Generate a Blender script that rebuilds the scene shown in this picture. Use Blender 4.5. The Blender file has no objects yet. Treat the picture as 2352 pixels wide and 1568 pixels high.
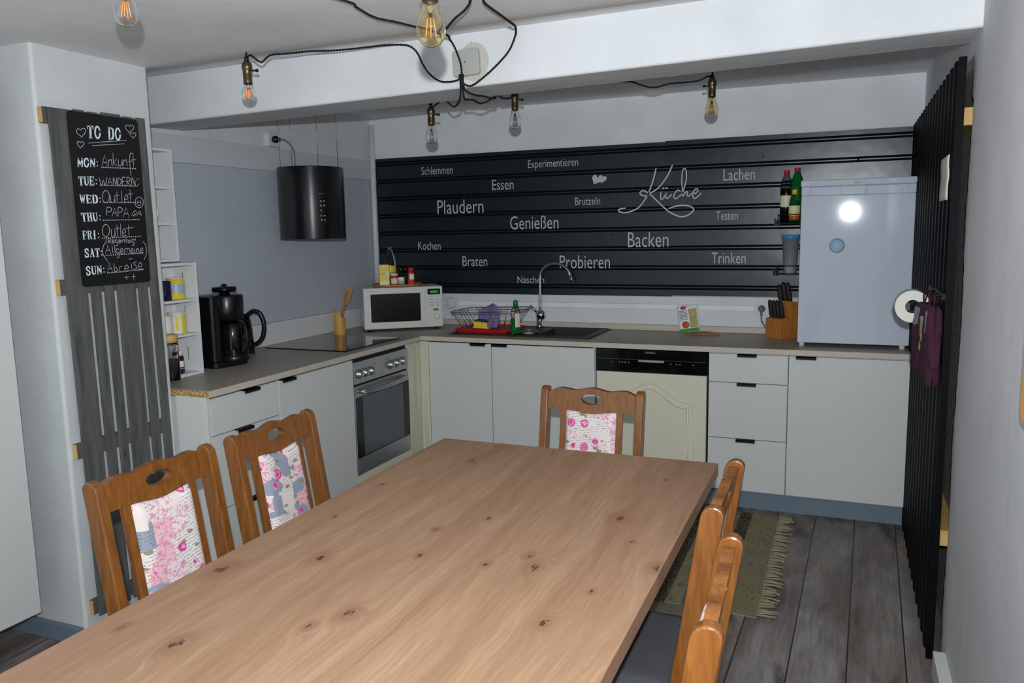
import bpy, bmesh, math, random
from mathutils import Matrix, Vector
C = bpy.context.scene
COL = C.collection
PI = math.pi
random.seed(7)

# ------------------------------------------------------------------ camera
CAMPOS = Vector((3.0867, -4.9251, 1.5419))
RIGHT = Vector((0.9233774, 0.3834397, -0.0186585))
UP = Vector((-0.0356331, 0.1340003, 0.9903405))
FWD = Vector((-0.3822361, 0.9137931, -0.1373960))
cd = bpy.data.cameras.new('camera'); cam = bpy.data.objects.new('camera', cd); COL.objects.link(cam)
cd.sensor_width = 36.0
cd.lens = 1835.55 / 2352 * 36.0
cd.clip_start = 0.05
mw = Matrix.Identity(4)
for i in range(3):
    mw[i][0] = RIGHT[i]; mw[i][1] = UP[i]; mw[i][2] = -FWD[i]; mw[i][3] = CAMPOS[i]
cam.matrix_world = mw
C.camera = cam

# ------------------------------------------------------------------ light: pop-up flash + dim daylight from behind
w = bpy.data.worlds.new('daylight'); C.world = w; w.use_nodes = True
bg = w.node_tree.nodes['Background']
bg.inputs[0].default_value = (0.84, 0.93, 1.0, 1)
bg.inputs[1].default_value = 0.95
ld = bpy.data.lights.new('camera_flash', 'SPOT')
ld.spot_size = math.radians(150); ld.spot_blend = 1.0
ld.energy = 264.0; ld.color = (0.93, 0.975, 1.03); ld.shadow_soft_size = 0.014
fl = bpy.data.objects.new('camera_flash', ld); COL.objects.link(fl)
fl.location = CAMPOS + UP * 0.12 - FWD * 0.07
fl.rotation_euler = (FWD + UP * 0.21).to_track_quat('-Z', 'Y').to_euler()
C.view_settings.view_transform = 'Standard'
C.view_settings.look = 'None'
C.view_settings.exposure = 0.0
C.view_settings.gamma = 1.0
C.view_settings.use_curve_mapping = False

# ------------------------------------------------------------------ materials
def lin(r, g, b):
    f = lambda c: (c / 255 / 12.92) if c / 255 <= 0.04045 else ((c / 255 + 0.055) / 1.055) ** 2.4
    return (f(r), f(g), f(b), 1.0)
MATS = {}
def mat(name, col, rough=0.5, metal=0.0, spec=0.5, trans=0.0, ior=1.45, emit=None, estr=0.0, coat=0.0, bump=None, var=None):
    """col sRGB 0-255; bump=(scale,strength); var=(scale,amount) brightness variation"""
    m = bpy.data.materials.new(name); m.use_nodes = True
    nt = m.node_tree; b = nt.nodes['Principled BSDF']
    c = lin(*col)
    b.inputs['Base Color'].default_value = c
    b.inputs['Roughness'].default_value = rough
    b.inputs['Metallic'].default_value = metal
    b.inputs['Specular IOR Level'].default_value = spec
    b.inputs['Transmission Weight'].default_value = trans
    b.inputs['IOR'].default_value = ior
    b.inputs['Coat Weight'].default_value = coat
    if emit:
        b.inputs['Emission Color'].default_value = lin(*emit); b.inputs['Emission Strength'].default_value = estr
    tc = None
    if bump or var:
        tc = nt.nodes.new('ShaderNodeTexCoord')
    if bump:
        n = nt.nodes.new('ShaderNodeTexNoise'); n.inputs['Scale'].default_value = bump[0]; n.inputs['Detail'].default_value = 6
        bp = nt.nodes.new('ShaderNodeBump'); bp.inputs['Strength'].default_value = bump[1]; bp.inputs['Distance'].default_value = 0.01
        nt.links.new(tc.outputs['Object'], n.inputs['Vector']); nt.links.new(n.outputs[0], bp.inputs['Height'])
        nt.links.new(bp.outputs[0], b.inputs['Normal'])
    if var:
        n = nt.nodes.new('ShaderNodeTexNoise'); n.inputs['Scale'].default_value = var[0]; n.inputs['Detail'].default_value = 5
        r = nt.nodes.new('ShaderNodeValToRGB')
        r.color_ramp.elements[0].position = 0.3; r.color_ramp.elements[1].position = 0.7
        k = 1 - var[1]
        r.color_ramp.elements[0].color = (c[0]*k, c[1]*k, c[2]*k, 1); r.color_ramp.elements[1].color = c
        nt.links.new(tc.outputs['Object'], n.inputs['Vector']); nt.links.new(n.outputs[0], r.inputs[0])
        nt.links.new(r.outputs[0], b.inputs['Base Color'])
    MATS[name] = m
    return m
class NT:
    """tiny node helper"""
    def __init__(s, name, rough=0.5, spec=0.5):
        s.m = bpy.data.materials.new(name); s.m.use_nodes = True; s.t = s.m.node_tree
        s.b = s.t.nodes['Principled BSDF']; s.b.inputs['Roughness'].default_value = rough
        s.b.inputs['Specular IOR Level'].default_value = spec
        s.tc = s.t.nodes.new('ShaderNodeTexCoord'); s.obj = s.tc.outputs['Object']
        MATS[name] = s.m
    def put(s, sock, v):
        if hasattr(v, 'is_linked') or isinstance(v, bpy.types.NodeSocket): s.t.links.new(v, sock)
        else: sock.default_value = v
    def mp(s, v, loc=(0,0,0), rot=(0,0,0), sc=(1,1,1)):
        n = s.t.nodes.new('ShaderNodeMapping'); s.put(n.inputs[0], v)
        n.inputs[1].default_value = loc; n.inputs[2].default_value = rot; n.inputs[3].default_value = sc
        return n.outputs[0]
    def noise(s, v, scale, detail=5, rough=0.5, dist=0.0, col=False):
        n = s.t.nodes.new('ShaderNodeTexNoise'); s.put(n.inputs['Vector'], v)
        n.inputs['Scale'].default_value = scale; n.inputs['Detail'].default_value = detail
        n.inputs['Roughness'].default_value = rough; n.inputs['Distortion'].default_value = dist
        return n.outputs[1 if col else 0]
    def vor(s, v, scale, feature='F1', metric='EUCLIDEAN', rnd=1.0):
        n = s.t.nodes.new('ShaderNodeTexVoronoi'); s.put(n.inputs['Vector'], v); n.feature = feature; n.distance = metric
        n.inputs['Scale'].default_value = scale; n.inputs['Randomness'].default_value = rnd
        return n
    def ramp(s, v, stops, interp='LINEAR'):
        n = s.t.nodes.new('ShaderNodeValToRGB'); s.put(n.inputs[0], v); cr = n.color_ramp; cr.interpolation = interp
        while len(cr.elements) < len(stops): cr.elements.new(0.5)
        for e, (p, c) in zip(cr.elements, stops):
            e.position = p; e.color = c if len(c) == 4 else (*c, 1)
        return n.outputs[0]
    def bw(s, v, a, b):
        return s.ramp(v, [(a, (0,0,0,1)), (b, (1,1,1,1))]) if a < b else s.ramp(v, [(b, (1,1,1,1)), (a, (0,0,0,1))])
    def mix(s, f, a, b, mode='MIX'):
        n = s.t.nodes.new('ShaderNodeMix'); n.data_type = 'RGBA'; n.blend_type = mode
        s.put(n.inputs[0], f); s.put(n.inputs[6], a); s.put(n.inputs[7], b)
        return n.outputs[2]
    def math(s, op, a, b=0.0):
        n = s.t.nodes.new('ShaderNodeMath'); n.operation = op; s.put(n.inputs[0], a); s.put(n.inputs[1], b)
        return n.outputs[0]
    def sep(s, v):
        n = s.t.nodes.new('ShaderNodeSeparateXYZ'); s.put(n.inputs[0], v); return n.outputs
    def vmath(s, op, a, b):
        n = s.t.nodes.new('ShaderNodeVectorMath'); n.operation = op; s.put(n.inputs[0], a); s.put(n.inputs[1], b)
        return n
    def color(s, c): s.put(s.b.inputs['Base Color'], c)
    def bump(s, h, st=0.2, d=0.01):
        n = s.t.nodes.new('ShaderNodeBump'); n.inputs['Strength'].default_value = st; n.inputs['Distance'].default_value = d
        s.put(n.inputs['Height'], h); s.put(s.b.inputs['Normal'], n.outputs[0])

# plaster family
def plaster(name, col, streak=None):
    n = NT(name, 0.75, 0.3)
    a = n.noise(n.obj, 3.0, 6); base = lin(*col); d = tuple(c * 0.9 for c in base[:3]) + (1,)
    c = n.mix(n.bw(a, 0.35, 0.65), d, base)
    if streak:
        s_ = n.noise(n.mp(n.obj, sc=streak[0]), streak[1], 5)
        c = n.mix(n.math('MULTIPLY', n.bw(s_, 0.55, 0.75), streak[2]), c, lin(235, 238, 240))
    n.color(c)
    h = n.math('ADD', n.noise(n.obj, 14, 4), n.math('MULTIPLY', n.noise(n.obj, 70, 3), 0.35))
    n.bump(h, 0.12 if streak else 0.2, 0.012)
    return n.m
plaster('wall_white', (226, 229, 230))
plaster('wall_warm', (208, 211, 210))
plaster('wall_kitchen', (238, 241, 243))
plaster('plaster_grey', (218, 220, 222), ((2.5, 2.5, 0.9), 1.4, 0.22))
plaster('ceiling_paint', (240, 240, 239), ((0.5, 8, 1), 2.5, 0.35))
mat('raw_wall', (178, 173, 166), 0.9, bump=(30, 0.4), var=(25, 0.4))
mat('board_grey', (192, 199, 208), 0.55, var=(2.0, 0.08))
mat('board_light', (208, 213, 218), 0.6, var=(3, 0.05))
mat('white_lacquer', (212, 214, 210), 0.32, bump=(400, 0.02))
mat('white_matt', (222, 224, 224), 0.55)
mat('cream_lacquer', (222, 218, 196), 0.4)
mat('cream_flute', (214, 212, 188), 0.5)
mat('plinth_blue', (110, 126, 138), 0.5)
mat('seam_dark', (40, 40, 42), 0.8)
mat('black_metal', (18, 18, 19), 0.5, spec=0.3)
mat('black_gloss', (10, 10, 11), 0.08)
mat('black_plastic', (16, 16, 17), 0.28)
mat('black_matt', (20, 20, 22), 0.6)
mat('hood_black', (16, 16, 17), 0.36, spec=1.0)
mat('chrome', (215, 218, 222), 0.09, metal=1.0)
mat('steel', (176, 178, 178), 0.36, metal=0.85)
mat('steel_dark', (120, 122, 122), 0.4, metal=0.8)
mat('wire_steel', (150, 152, 158), 0.3, metal=0.9)
mat('brass', (104, 94, 66), 0.36, metal=0.9)
mat('oven_glass', (88, 95, 97), 0.15)  # glass colour lightened to grey, carrying the window's reflection
mat('oven_black', (26, 29, 30), 0.12)
mat('hob_glass', (22, 23, 25), 0.04, spec=0.8)
mat('sink_granite', (46, 42, 40), 0.5, bump=(300, 0.15))
mat('paper_white', (230, 227, 215), 0.8)
mat('red_plastic', (205, 30, 34), 0.35)
mat('purple_cloth', (134, 118, 168), 0.9, bump=(200, 0.3))
mat('yellow_plastic', (236, 200, 44), 0.5)
mat('navy', (26, 28, 60), 0.6)
mat('navy_ceramic', (24, 30, 56), 0.15)
mat('white_ceramic', (232, 230, 224), 0.15)
mat('yellow_print', (226, 205, 66), 0.25)
mat('print_grey', (168, 180, 192), 0.3)
mat('blue_plastic', (60, 140, 200), 0.3)
mat('magnet_blue', (164, 198, 224), 0.5, var=(60, 0.15))
mat('magnet_rim', (84, 94, 102), 0.5)
mat('red_cap', (200, 30, 36), 0.35)
mat('yellow_cap', (240, 196, 30), 0.4)
mat('green_cap', (18, 120, 76), 0.35)
mat('label_cream', (226, 220, 190), 0.5)
mat('label_red', (205, 70, 40), 0.5)
mat('label_green', (70, 140, 50), 0.5)
mat('label_white', (235, 236, 238), 0.5)
mat('label_blue', (40, 74, 150), 0.5)
mat('text_grey', (120, 122, 124), 0.6)
mat('text_black', (30, 28, 24), 0.6)
mat('lettering_white', (196, 202, 202), 0.6)
mat('board_white_print', (214, 232, 236), 0.7)
mat('chalk', (176, 170, 176), 0.95)
mat('chalkboard', (20, 20, 21), 0.55, var=(20, 0.2))
mat('clear_glass', (255, 255, 255), 0.0, trans=1.0)
mat('amber_glass', (255, 245, 216), 0.0, trans=1.0)
mat('green_glass', (60, 170, 80), 0.03, trans=1.0)
mat('clear_plastic', (240, 244, 246), 0.05, trans=1.0, ior=1.18)
mat('frosted', (214, 218, 222), 0.3, trans=0.8, ior=1.2)
mat('cola', (28, 10, 8), 0.1)
mat('green_bottle', (16, 120, 48), 0.1, trans=0.45, ior=1.35)
mat('soap_green', (24, 140, 60), 0.15, trans=0.3, ior=1.35)
mat('oil', (200, 180, 40), 0.05, trans=0.6)
mat('salt_white', (240, 240, 240), 0.9)
mat('filament', (255, 150, 60), 0.4, emit=(255, 120, 30), estr=0.9)
mat('filament_pale', (232, 190, 140), 0.5)
mat('led_green', (30, 190, 40), 0.4, emit=(40, 230, 60), estr=0.55)
mat('cord_black', (18, 18, 19), 0.8)
mat('cord_grey', (118, 122, 126), 0.5)
mat('junction_beige', (172, 174, 168), 0.5)
mat('putty', (196, 192, 182), 0.9, bump=(60, 0.5))
mat('orange_board', (238, 164, 28), 0.4)
mat('mitt_purple', (62, 26, 46), 0.95, bump=(150, 0.5))
mat('mitt_grey', (150, 152, 160), 0.95, bump=(150, 0.4), var=(60, 0.4))
mat('seat_fabric', (82, 84, 89), 0.95, bump=(500, 0.4), var=(200, 0.25))
mat('pale_wood', (214, 172, 104), 0.6, var=(30, 0.15))
mat('fringe_wool', (158, 148, 118), 0.95)
mat('cupboard_white', (206, 209, 205), 0.4)
mat('brown_jar', (52, 28, 20), 0.2)
mat('coffee_powder', (58, 38, 26), 0.9)
mat('mw_white', (214, 214, 208), 0.35)
mat('mw_window', (20, 22, 18), 0.15)
mat('outlet_white', (214, 216, 214), 0.4)
mat('fridge_white', (198, 207, 217), 0.05, spec=0.35)
mat('pipe_white', (222, 222, 222), 0.35)
mat('roll_core', (120, 110, 100), 0.9)
mat('spice_orange', (190, 100, 50), 0.6)
mat('pepper_dark', (60, 52, 46), 0.6, var=(150, 0.7))
mat('carton_yellow', (240, 216, 44), 0.5)

def wood(name, dark, light, axis_scale, scale=6, rough=0.35, coat=0.0, knots=False):
    n = NT(name, rough)
    v = n.mp(n.obj, sc=axis_scale)
    a = n.noise(v, scale, 8, 0.6, 0.4)
    c = n.ramp(a, [(0.25, lin(*dark)), (0.5, tuple(0.5*(x+y) for x, y in zip(lin(*dark), lin(*light)))), (0.75, lin(*light))])
    if knots:
        k = n.vor(n.mp(n.obj, sc=(axis_scale[0]*0.9, axis_scale[1]*0.9, axis_scale[2]*3)), 1.6)
        c = n.mix(n.bw(k.outputs['Distance'], 0.12, 0.02), c, lin(*[x*0.5 for x in dark]))
    n.color(c); n.b.inputs['Coat Weight'].default_value = coat
    n.b.inputs['Coat Roughness'].default_value = 0.15
    n.bump(a, 0.08, 0.003)
    return n.m
wood('chair_wood', (94, 54, 17), (144, 90, 38), (9, 9, 1.2), 7, 0.33, 0.35)
wood('grey_wood', (60, 60, 59), (104, 104, 102), (9, 9, 0.8), 5, 0.75, 0, True)
wood('bamboo', (196, 140, 66), (222, 172, 92), (8, 8, 1), 8, 0.45)
wood('block_wood', (164, 98, 36), (196, 128, 54), (8, 8, 1), 9, 0.5)
wood('tray_wood', (164, 120, 64), (196, 152, 92), (2, 9, 2), 7, 0.55)
wood('spatula_wood', (150, 108, 66), (178, 136, 88), (8, 8, 1), 8, 0.6)

def m_worktop():
    n = NT('worktop_laminate', 0.42)
    a = n.noise(n.mp(n.obj, sc=(3, 3, 3)), 14, 6)
    b_ = n.noise(n.obj, 160, 3)
    c = n.mix(n.bw(a, 0.35, 0.65), lin(156, 148, 134), lin(174, 167, 153))
    c = n.mix(n.math('MULTIPLY', n.bw(b_, 0.5, 0.7), 0.3), c, lin(128, 121, 109))
    n.color(c); n.bump(b_, 0.06, 0.002)
m_worktop()
mat('worktop_edge', (204, 193, 180), 0.45, var=(30, 0.08))
def m_chip():
    n = NT('chipboard', 0.9)
    v = n.vor(n.obj, 170)
    c = n.ramp(n.sep(v.outputs['Color'])[0], [(0, lin(120, 84, 44)), (0.5, lin(188, 146, 92)), (1, lin(220, 186, 136))])
    n.color(c); n.bump(v.outputs['Distance'], 0.5, 0.003)
m_chip()

KNOTS = [[-0.28, 0.781, 9], [-0.438, 0.453, 6], [-0.051, 0.962, 5], [0.34, 0.414, 14], [0.499, 0.13, 11], [0.234, 0.036, 13], [0.198, 0.093, 8], [-0.275, -0.096, 12], [-0.459, -0.231, 16], [-0.047, -0.312, 12], [-0.291, -0.536, 13], [0.348, -0.208, 10], [-0.091, -0.386, 8], [0.119, 0.012, 7], [-0.412, 0.16, 6], [-0.053, 0.004, 6], [0.396, -0.04, 5], [0.0, 0.293, 7], [0.409, 0.26, 6], [-0.099, 0.171, 6], [-0.447, -0.525, 6], [0.387, 0.788, 5]]
def m_table():
    n = NT('oak_tabletop', 0.42, 0.4)
    # world-like coordinates: object origin carried in the mapping
    P = n.obj
    xy = n.mp(P, sc=(1, 0.34, 0))
    warp = None; core = None
    for i, (kx, ky, r) in enumerate(KNOTS):
        R_ = r * 0.0017
        d = n.vmath('LENGTH', n.mp(P, loc=(-kx / R_, -ky / (R_ * 1.7), 0), sc=(1 / R_, 1 / (R_ * 1.7), 0)), (0, 0, 0)).outputs['Value']
        g = n.math('POWER', 2.718, n.math('MULTIPLY', n.math('MULTIPLY', d, d), -0.55))
        core = g if core is None else n.math('MAXIMUM', core, g)
    gr = n.math('ADD', n.math('MULTIPLY', n.sep(P)[0], 16.0), n.math('MULTIPLY', core, 1.1))
    low = n.noise(n.mp(P, sc=(2.2, 0.5, 1)), 2.0, 4)
    cmb = n.t.nodes.new('ShaderNodeCombineXYZ')
    n.put(cmb.inputs[0], n.math('ADD', gr, n.math('MULTIPLY', low, 2.5))); n.put(cmb.inputs[1], n.math('MULTIPLY', n.sep(P)[1], 0.7))
    g1 = n.noise(cmb.outputs[0], 1.0, 6, 0.6)
    g2 = n.noise(cmb.outputs[0], 9.0, 4, 0.6)
    c = n.ramp(g1, [(0.25, lin(142, 110, 84)), (0.5, lin(165, 132, 104)), (0.75, lin(182, 150, 122))])
    c = n.mix(n.math('MULTIPLY', n.bw(g2, 0.62, 0.4), 0.35), c, lin(130, 97, 72))
    broad = n.noise(n.mp(P, sc=(5, 0.35, 1)), 1.0, 3)
    c = n.mix(n.math('MULTIPLY', n.bw(broad, 0.5, 0.7), 0.4), c, lin(142, 104, 82))
    c = n.mix(n.math('MULTIPLY', n.bw(core, 0.12, 0.6), 0.45), c, lin(134, 94, 70))
    rag = n.math('MULTIPLY', core, n.math('ADD', n.noise(n.mp(P, sc=(1.6, 0.7, 1)), 70, 5, 0.65, 1.0), 0.36))
    c = n.mix(n.math('MULTIPLY', n.bw(rag, 0.74, 0.86), 0.9), c, lin(66, 48, 38))
    sp = n.vor(n.mp(P, sc=(1, 0.7, 1)), 5.0)
    pin = n.math('MULTIPLY', n.bw(sp.outputs['Distance'], 0.055, 0.025), n.bw(n.sep(sp.outputs['Color'])[0], 0.55, 0.6))
    c = n.mix(n.math('MULTIPLY', pin, 0.6), c, lin(110, 70, 48))
    n.color(c); n.bump(g2, 0.1, 0.002)
m_table()

def m_floor():
    n = NT('plank_floor', 0.5, 0.35)
    P = n.mp(n.obj, rot=(0, 0, 0.025))
    br = n.t.nodes.new('ShaderNodeTexBrick')
    n.put(br.inputs['Vector'], n.mp(P, loc=(0.35, 0.04, 0), rot=(0, 0, PI / 2)))
    br.inputs['Scale'].default_value = 1.0; br.inputs['Brick Width'].default_value = 4.6; br.inputs['Row Height'].default_value = 0.19
    br.inputs['Mortar Size'].default_value = 0.0025; br.inputs['Mortar Smooth'].default_value = 0.1; br.inputs['Bias'].default_value = 0
    br.inputs['Color1'].default_value = (0, 0, 0, 1); br.inputs['Color2'].default_value = (1, 1, 1, 1); br.inputs['Mortar'].default_value = (0.5, 0.5, 0.5, 1)
    br.offset = 0.37
    tone = n.sep(br.outputs['Color'])[0]
    off = n.t.nodes.new('ShaderNodeCombineXYZ'); n.put(off.inputs[1], n.math('MULTIPLY', tone, 7.0)); n.put(off.inputs[2], n.math('MULTIPLY', tone, 3.0))
    Q = n.vmath('ADD', P, off.outputs[0]).outputs[0]
    a = n.noise(n.mp(Q, sc=(3.4, 1.0, 1)), 1.6, 6, 0.6, 0.5)
    f = n.noise(n.mp(Q, sc=(30, 2.0, 1)), 2.2, 5, 0.65)
    c = n.ramp(a, [(0.25, lin(84, 74, 66)), (0.42, lin(118, 110, 103)), (0.58, lin(146, 141, 136)), (0.75, lin(176, 173, 169))])
    c = n.mix(n.math('MULTIPLY', n.bw(f, 0.6, 0.35), 0.4), c, lin(78, 68, 62))
    c = n.mix(n.math('MULTIPLY', tone, 0.25), c, lin(100, 88, 80))
    dk = n.noise(n.mp(Q, loc=(3, 1, 0), sc=(4.5, 1.3, 1)), 1.3, 5, 0.6, 0.6)
    c = n.mix(n.math('MULTIPLY', n.bw(dk, 0.54, 0.66), 0.8), c, lin(66, 54, 47))
    ru = n.noise(n.mp(Q, loc=(7, 3, 0), sc=(14, 3.0, 1)), 1.4, 5, 0.6)
    c = n.mix(n.math('MULTIPLY', n.bw(ru, 0.58, 0.70), 0.5), c, lin(112, 70, 48))
    c = n.mix(br.outputs['Fac'], c, lin(28, 26, 25))
    n.color(c); n.bump(n.math('SUBTRACT', n.math('MULTIPLY', f, 0.3), br.outputs['Fac']), 0.25, 0.004)
m_floor()

def m_fabric():
    n = NT('collage_fabric', 0.9, 0.2)
    oi = n.t.nodes.new('ShaderNodeObjectInfo')
    rnd = n.t.nodes.new('ShaderNodeCombineXYZ'); n.put(rnd.inputs[0], n.math('MULTIPLY', oi.outputs['Random'], 9.0)); n.put(rnd.inputs[1], n.math('MULTIPLY', oi.outputs['Random'], 5.0))
    s = n.sep(n.obj); cb = n.t.nodes.new('ShaderNodeCombineXYZ'); n.put(cb.inputs[0], s[0]); n.put(cb.inputs[1], s[2])
    P = n.vmath('ADD', cb.outputs[0], rnd.outputs[0]).outputs[0]
    cell = n.vor(P, 18, metric='CHEBYCHEV')
    key = n.sep(cell.outputs['Color'])[0]
    cream = lin(224, 214, 210); pink = lin(228, 184, 190)
    base = n.ramp(key, [(0, cream), (0.3, lin(226, 212, 214)), (0.46, pink), (0.58, cream), (0.72, lin(146, 152, 168)), (0.84, lin(222, 210, 202))], 'CONSTANT')
    # handwriting / print lines
    w_ = n.t.nodes.new('ShaderNodeTexWave'); w_.wave_type = 'BANDS'; w_.bands_direction = 'Y'
    n.put(w_.inputs['Vector'], n.mp(P, rot=(0, 0, 0.15))); w_.inputs['Scale'].default_value = 34; w_.inputs['Distortion'].default_value = 1.2; w_.inputs['Detail Scale'].default_value = 3
    lines = n.math('MULTIPLY', n.bw(w_.outputs['Fac'], 0.72, 0.86), n.bw(n.noise(n.mp(P, sc=(3, 1, 1)), 90, 2), 0.46, 0.54))
    tmask = n.ramp(key, [(0, (1, 1, 1)), (0.3, (0, 0, 0)), (0.6, (1, 1, 1)), (0.74, (0, 0, 0))], 'CONSTANT')
    c = n.mix(n.math('MULTIPLY', n.math('MULTIPLY', lines, tmask), 0.75), base, lin(104, 92, 94))
    # pale floral mottling
    fm = n.ramp(key, [(0, (0, 0, 0)), (0.3, (1, 1, 1)), (0.6, (0, 0, 0))], 'CONSTANT')
    fl_ = n.bw(n.noise(P, 75, 3, 0.6, 1.2), 0.5, 0.56)
    c = n.mix(n.math('MULTIPLY', n.math('MULTIPLY', fl_, fm), 0.8), c, lin(210, 130, 154))
    # dark stamps
    st = n.vor(n.mp(P, loc=(3.1, 1.7, 0), sc=(1, 1.4, 1)), 12, metric='MANHATTAN')
    sm = n.math('MULTIPLY', n.bw(st.outputs['Distance'], 0.24, 0.2), n.bw(n.sep(st.outputs['Color'])[1], 0.72, 0.74))
    c = n.mix(n.math('MULTIPLY', n.math('MULTIPLY', sm, n.bw(n.noise(P, 160, 2), 0.45, 0.5)), 0.85), c, lin(84, 74, 82))
    # leaves
    lf = n.vor(n.mp(P, loc=(5.3, 2.2, 0), rot=(0, 0, 0.7), sc=(1, 1.8, 1)), 22)
    lm = n.math('MULTIPLY', n.bw(lf.outputs['Distance'], 0.27, 0.23), n.bw(n.sep(lf.outputs['Color'])[0], 0.55, 0.57))
    c = n.mix(n.math('MULTIPLY', lm, 0.85), c, lin(128, 128, 92))
    # roses
    ro = n.vor(P, 18)
    rd = n.math('ADD', ro.outputs['Distance'], n.math('MULTIPLY', n.noise(P, 60, 2), 0.12))
    rm = n.math('MULTIPLY', n.bw(rd, 0.4, 0.36), n.bw(n.sep(ro.outputs['Color'])[2], 0.52, 0.54))
    pet = n.math('SINE', n.math('MULTIPLY', n.math('ADD', ro.outputs['Distance'], n.math('MULTIPLY', n.noise(P, 45, 2), 0.35)), 40.0))
    rc = n.mix(n.bw(pet, -0.3, 0.6), lin(200, 76, 138), lin(232, 160, 192))
    c = n.mix(rm, c, rc)
    n.color(c); n.bump(n.noise(n.obj, 900, 2), 0.15, 0.002)
m_fabric()

def m_rug():
    n = NT('woven_rug', 0.95, 0.1)
    P = n.obj; x = n.sep(P)[0]
    base = n.ramp(n.math('DIVIDE', x, 1.6), RUG_STOPS, 'CONSTANT')
    f = n.noise(n.mp(P, sc=(1, 0.25, 1)), 120, 4, 0.7)
    c = n.mix(n.bw(f, 0.35, 0.65), base, n.mix(0.5, base, lin(150, 140, 104)), 'MIX')
    c = n.mix(n.math('MULTIPLY', n.bw(n.noise(n.mp(P, sc=(1, 0.3, 1)), 90, 3), 0.55, 0.7), 0.5), c, lin(40, 38, 34))
    n.color(c); n.bump(f, 0.8, 0.006)
OLV = lin(138, 130, 104); BLK = lin(38, 38, 42); BLU = lin(72, 96, 114)
RUG_STOPS = [(0.0, OLV), (0.12, BLK), (0.2, OLV), (0.34, BLU), (0.42, OLV), (0.56, BLK), (0.62, OLV), (0.70, BLK), (0.769, OLV), (0.806, BLU), (0.85, OLV), (0.875, BLK), (0.9125, OLV)]
m_rug()
def m_sheet(name, rough):
    n = NT(name, rough, 0.5)
    n.color(lin(20, 32, 39) if 'side' not in name else lin(11, 13, 15))
    n.b.inputs['Coat Weight'].default_value = 0.0
    n.bump(n.noise(n.obj, 5, 2), 0.035, 0.05)
m_sheet('sheet_dark', 0.33); m_sheet('sheet_bright', 0.27)
m_sheet('sheet_side', 0.5); MATS['sheet_side'].node_tree.nodes['Principled BSDF'].inputs['Specular IOR Level'].default_value = 0.05
def m_packet(name, a, b_, c_):
    n = NT(name, 0.4)
    k = n.noise(n.obj, 22, 3)
    n.color(n.ramp(k, [(0.3, lin(*a)), (0.48, lin(*b_)), (0.6, lin(*c_)), (0.7, lin(*a))]))
m_packet('packet_print', (206, 200, 176), (150, 160, 80), (196, 150, 100))
m_packet('packet_dark', (104, 110, 60), (132, 120, 84), (176, 108, 50))
m_packet('mitt_floral', (224, 208, 190), (110, 160, 80), (206, 130, 90))

def m_aniso():
    m = MATS['hood_black']; nt = m.node_tree; b = nt.nodes['Principled BSDF']
    tg = nt.nodes.new('ShaderNodeTangent'); tg.direction_type = 'RADIAL'; tg.axis = 'Z'
    nt.links.new(tg.outputs[0], b.inputs['Tangent']); b.inputs['Anisotropic'].default_value = 0.85; b.inputs['Anisotropic Rotation'].default_value = 0.25
m_aniso()

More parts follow.
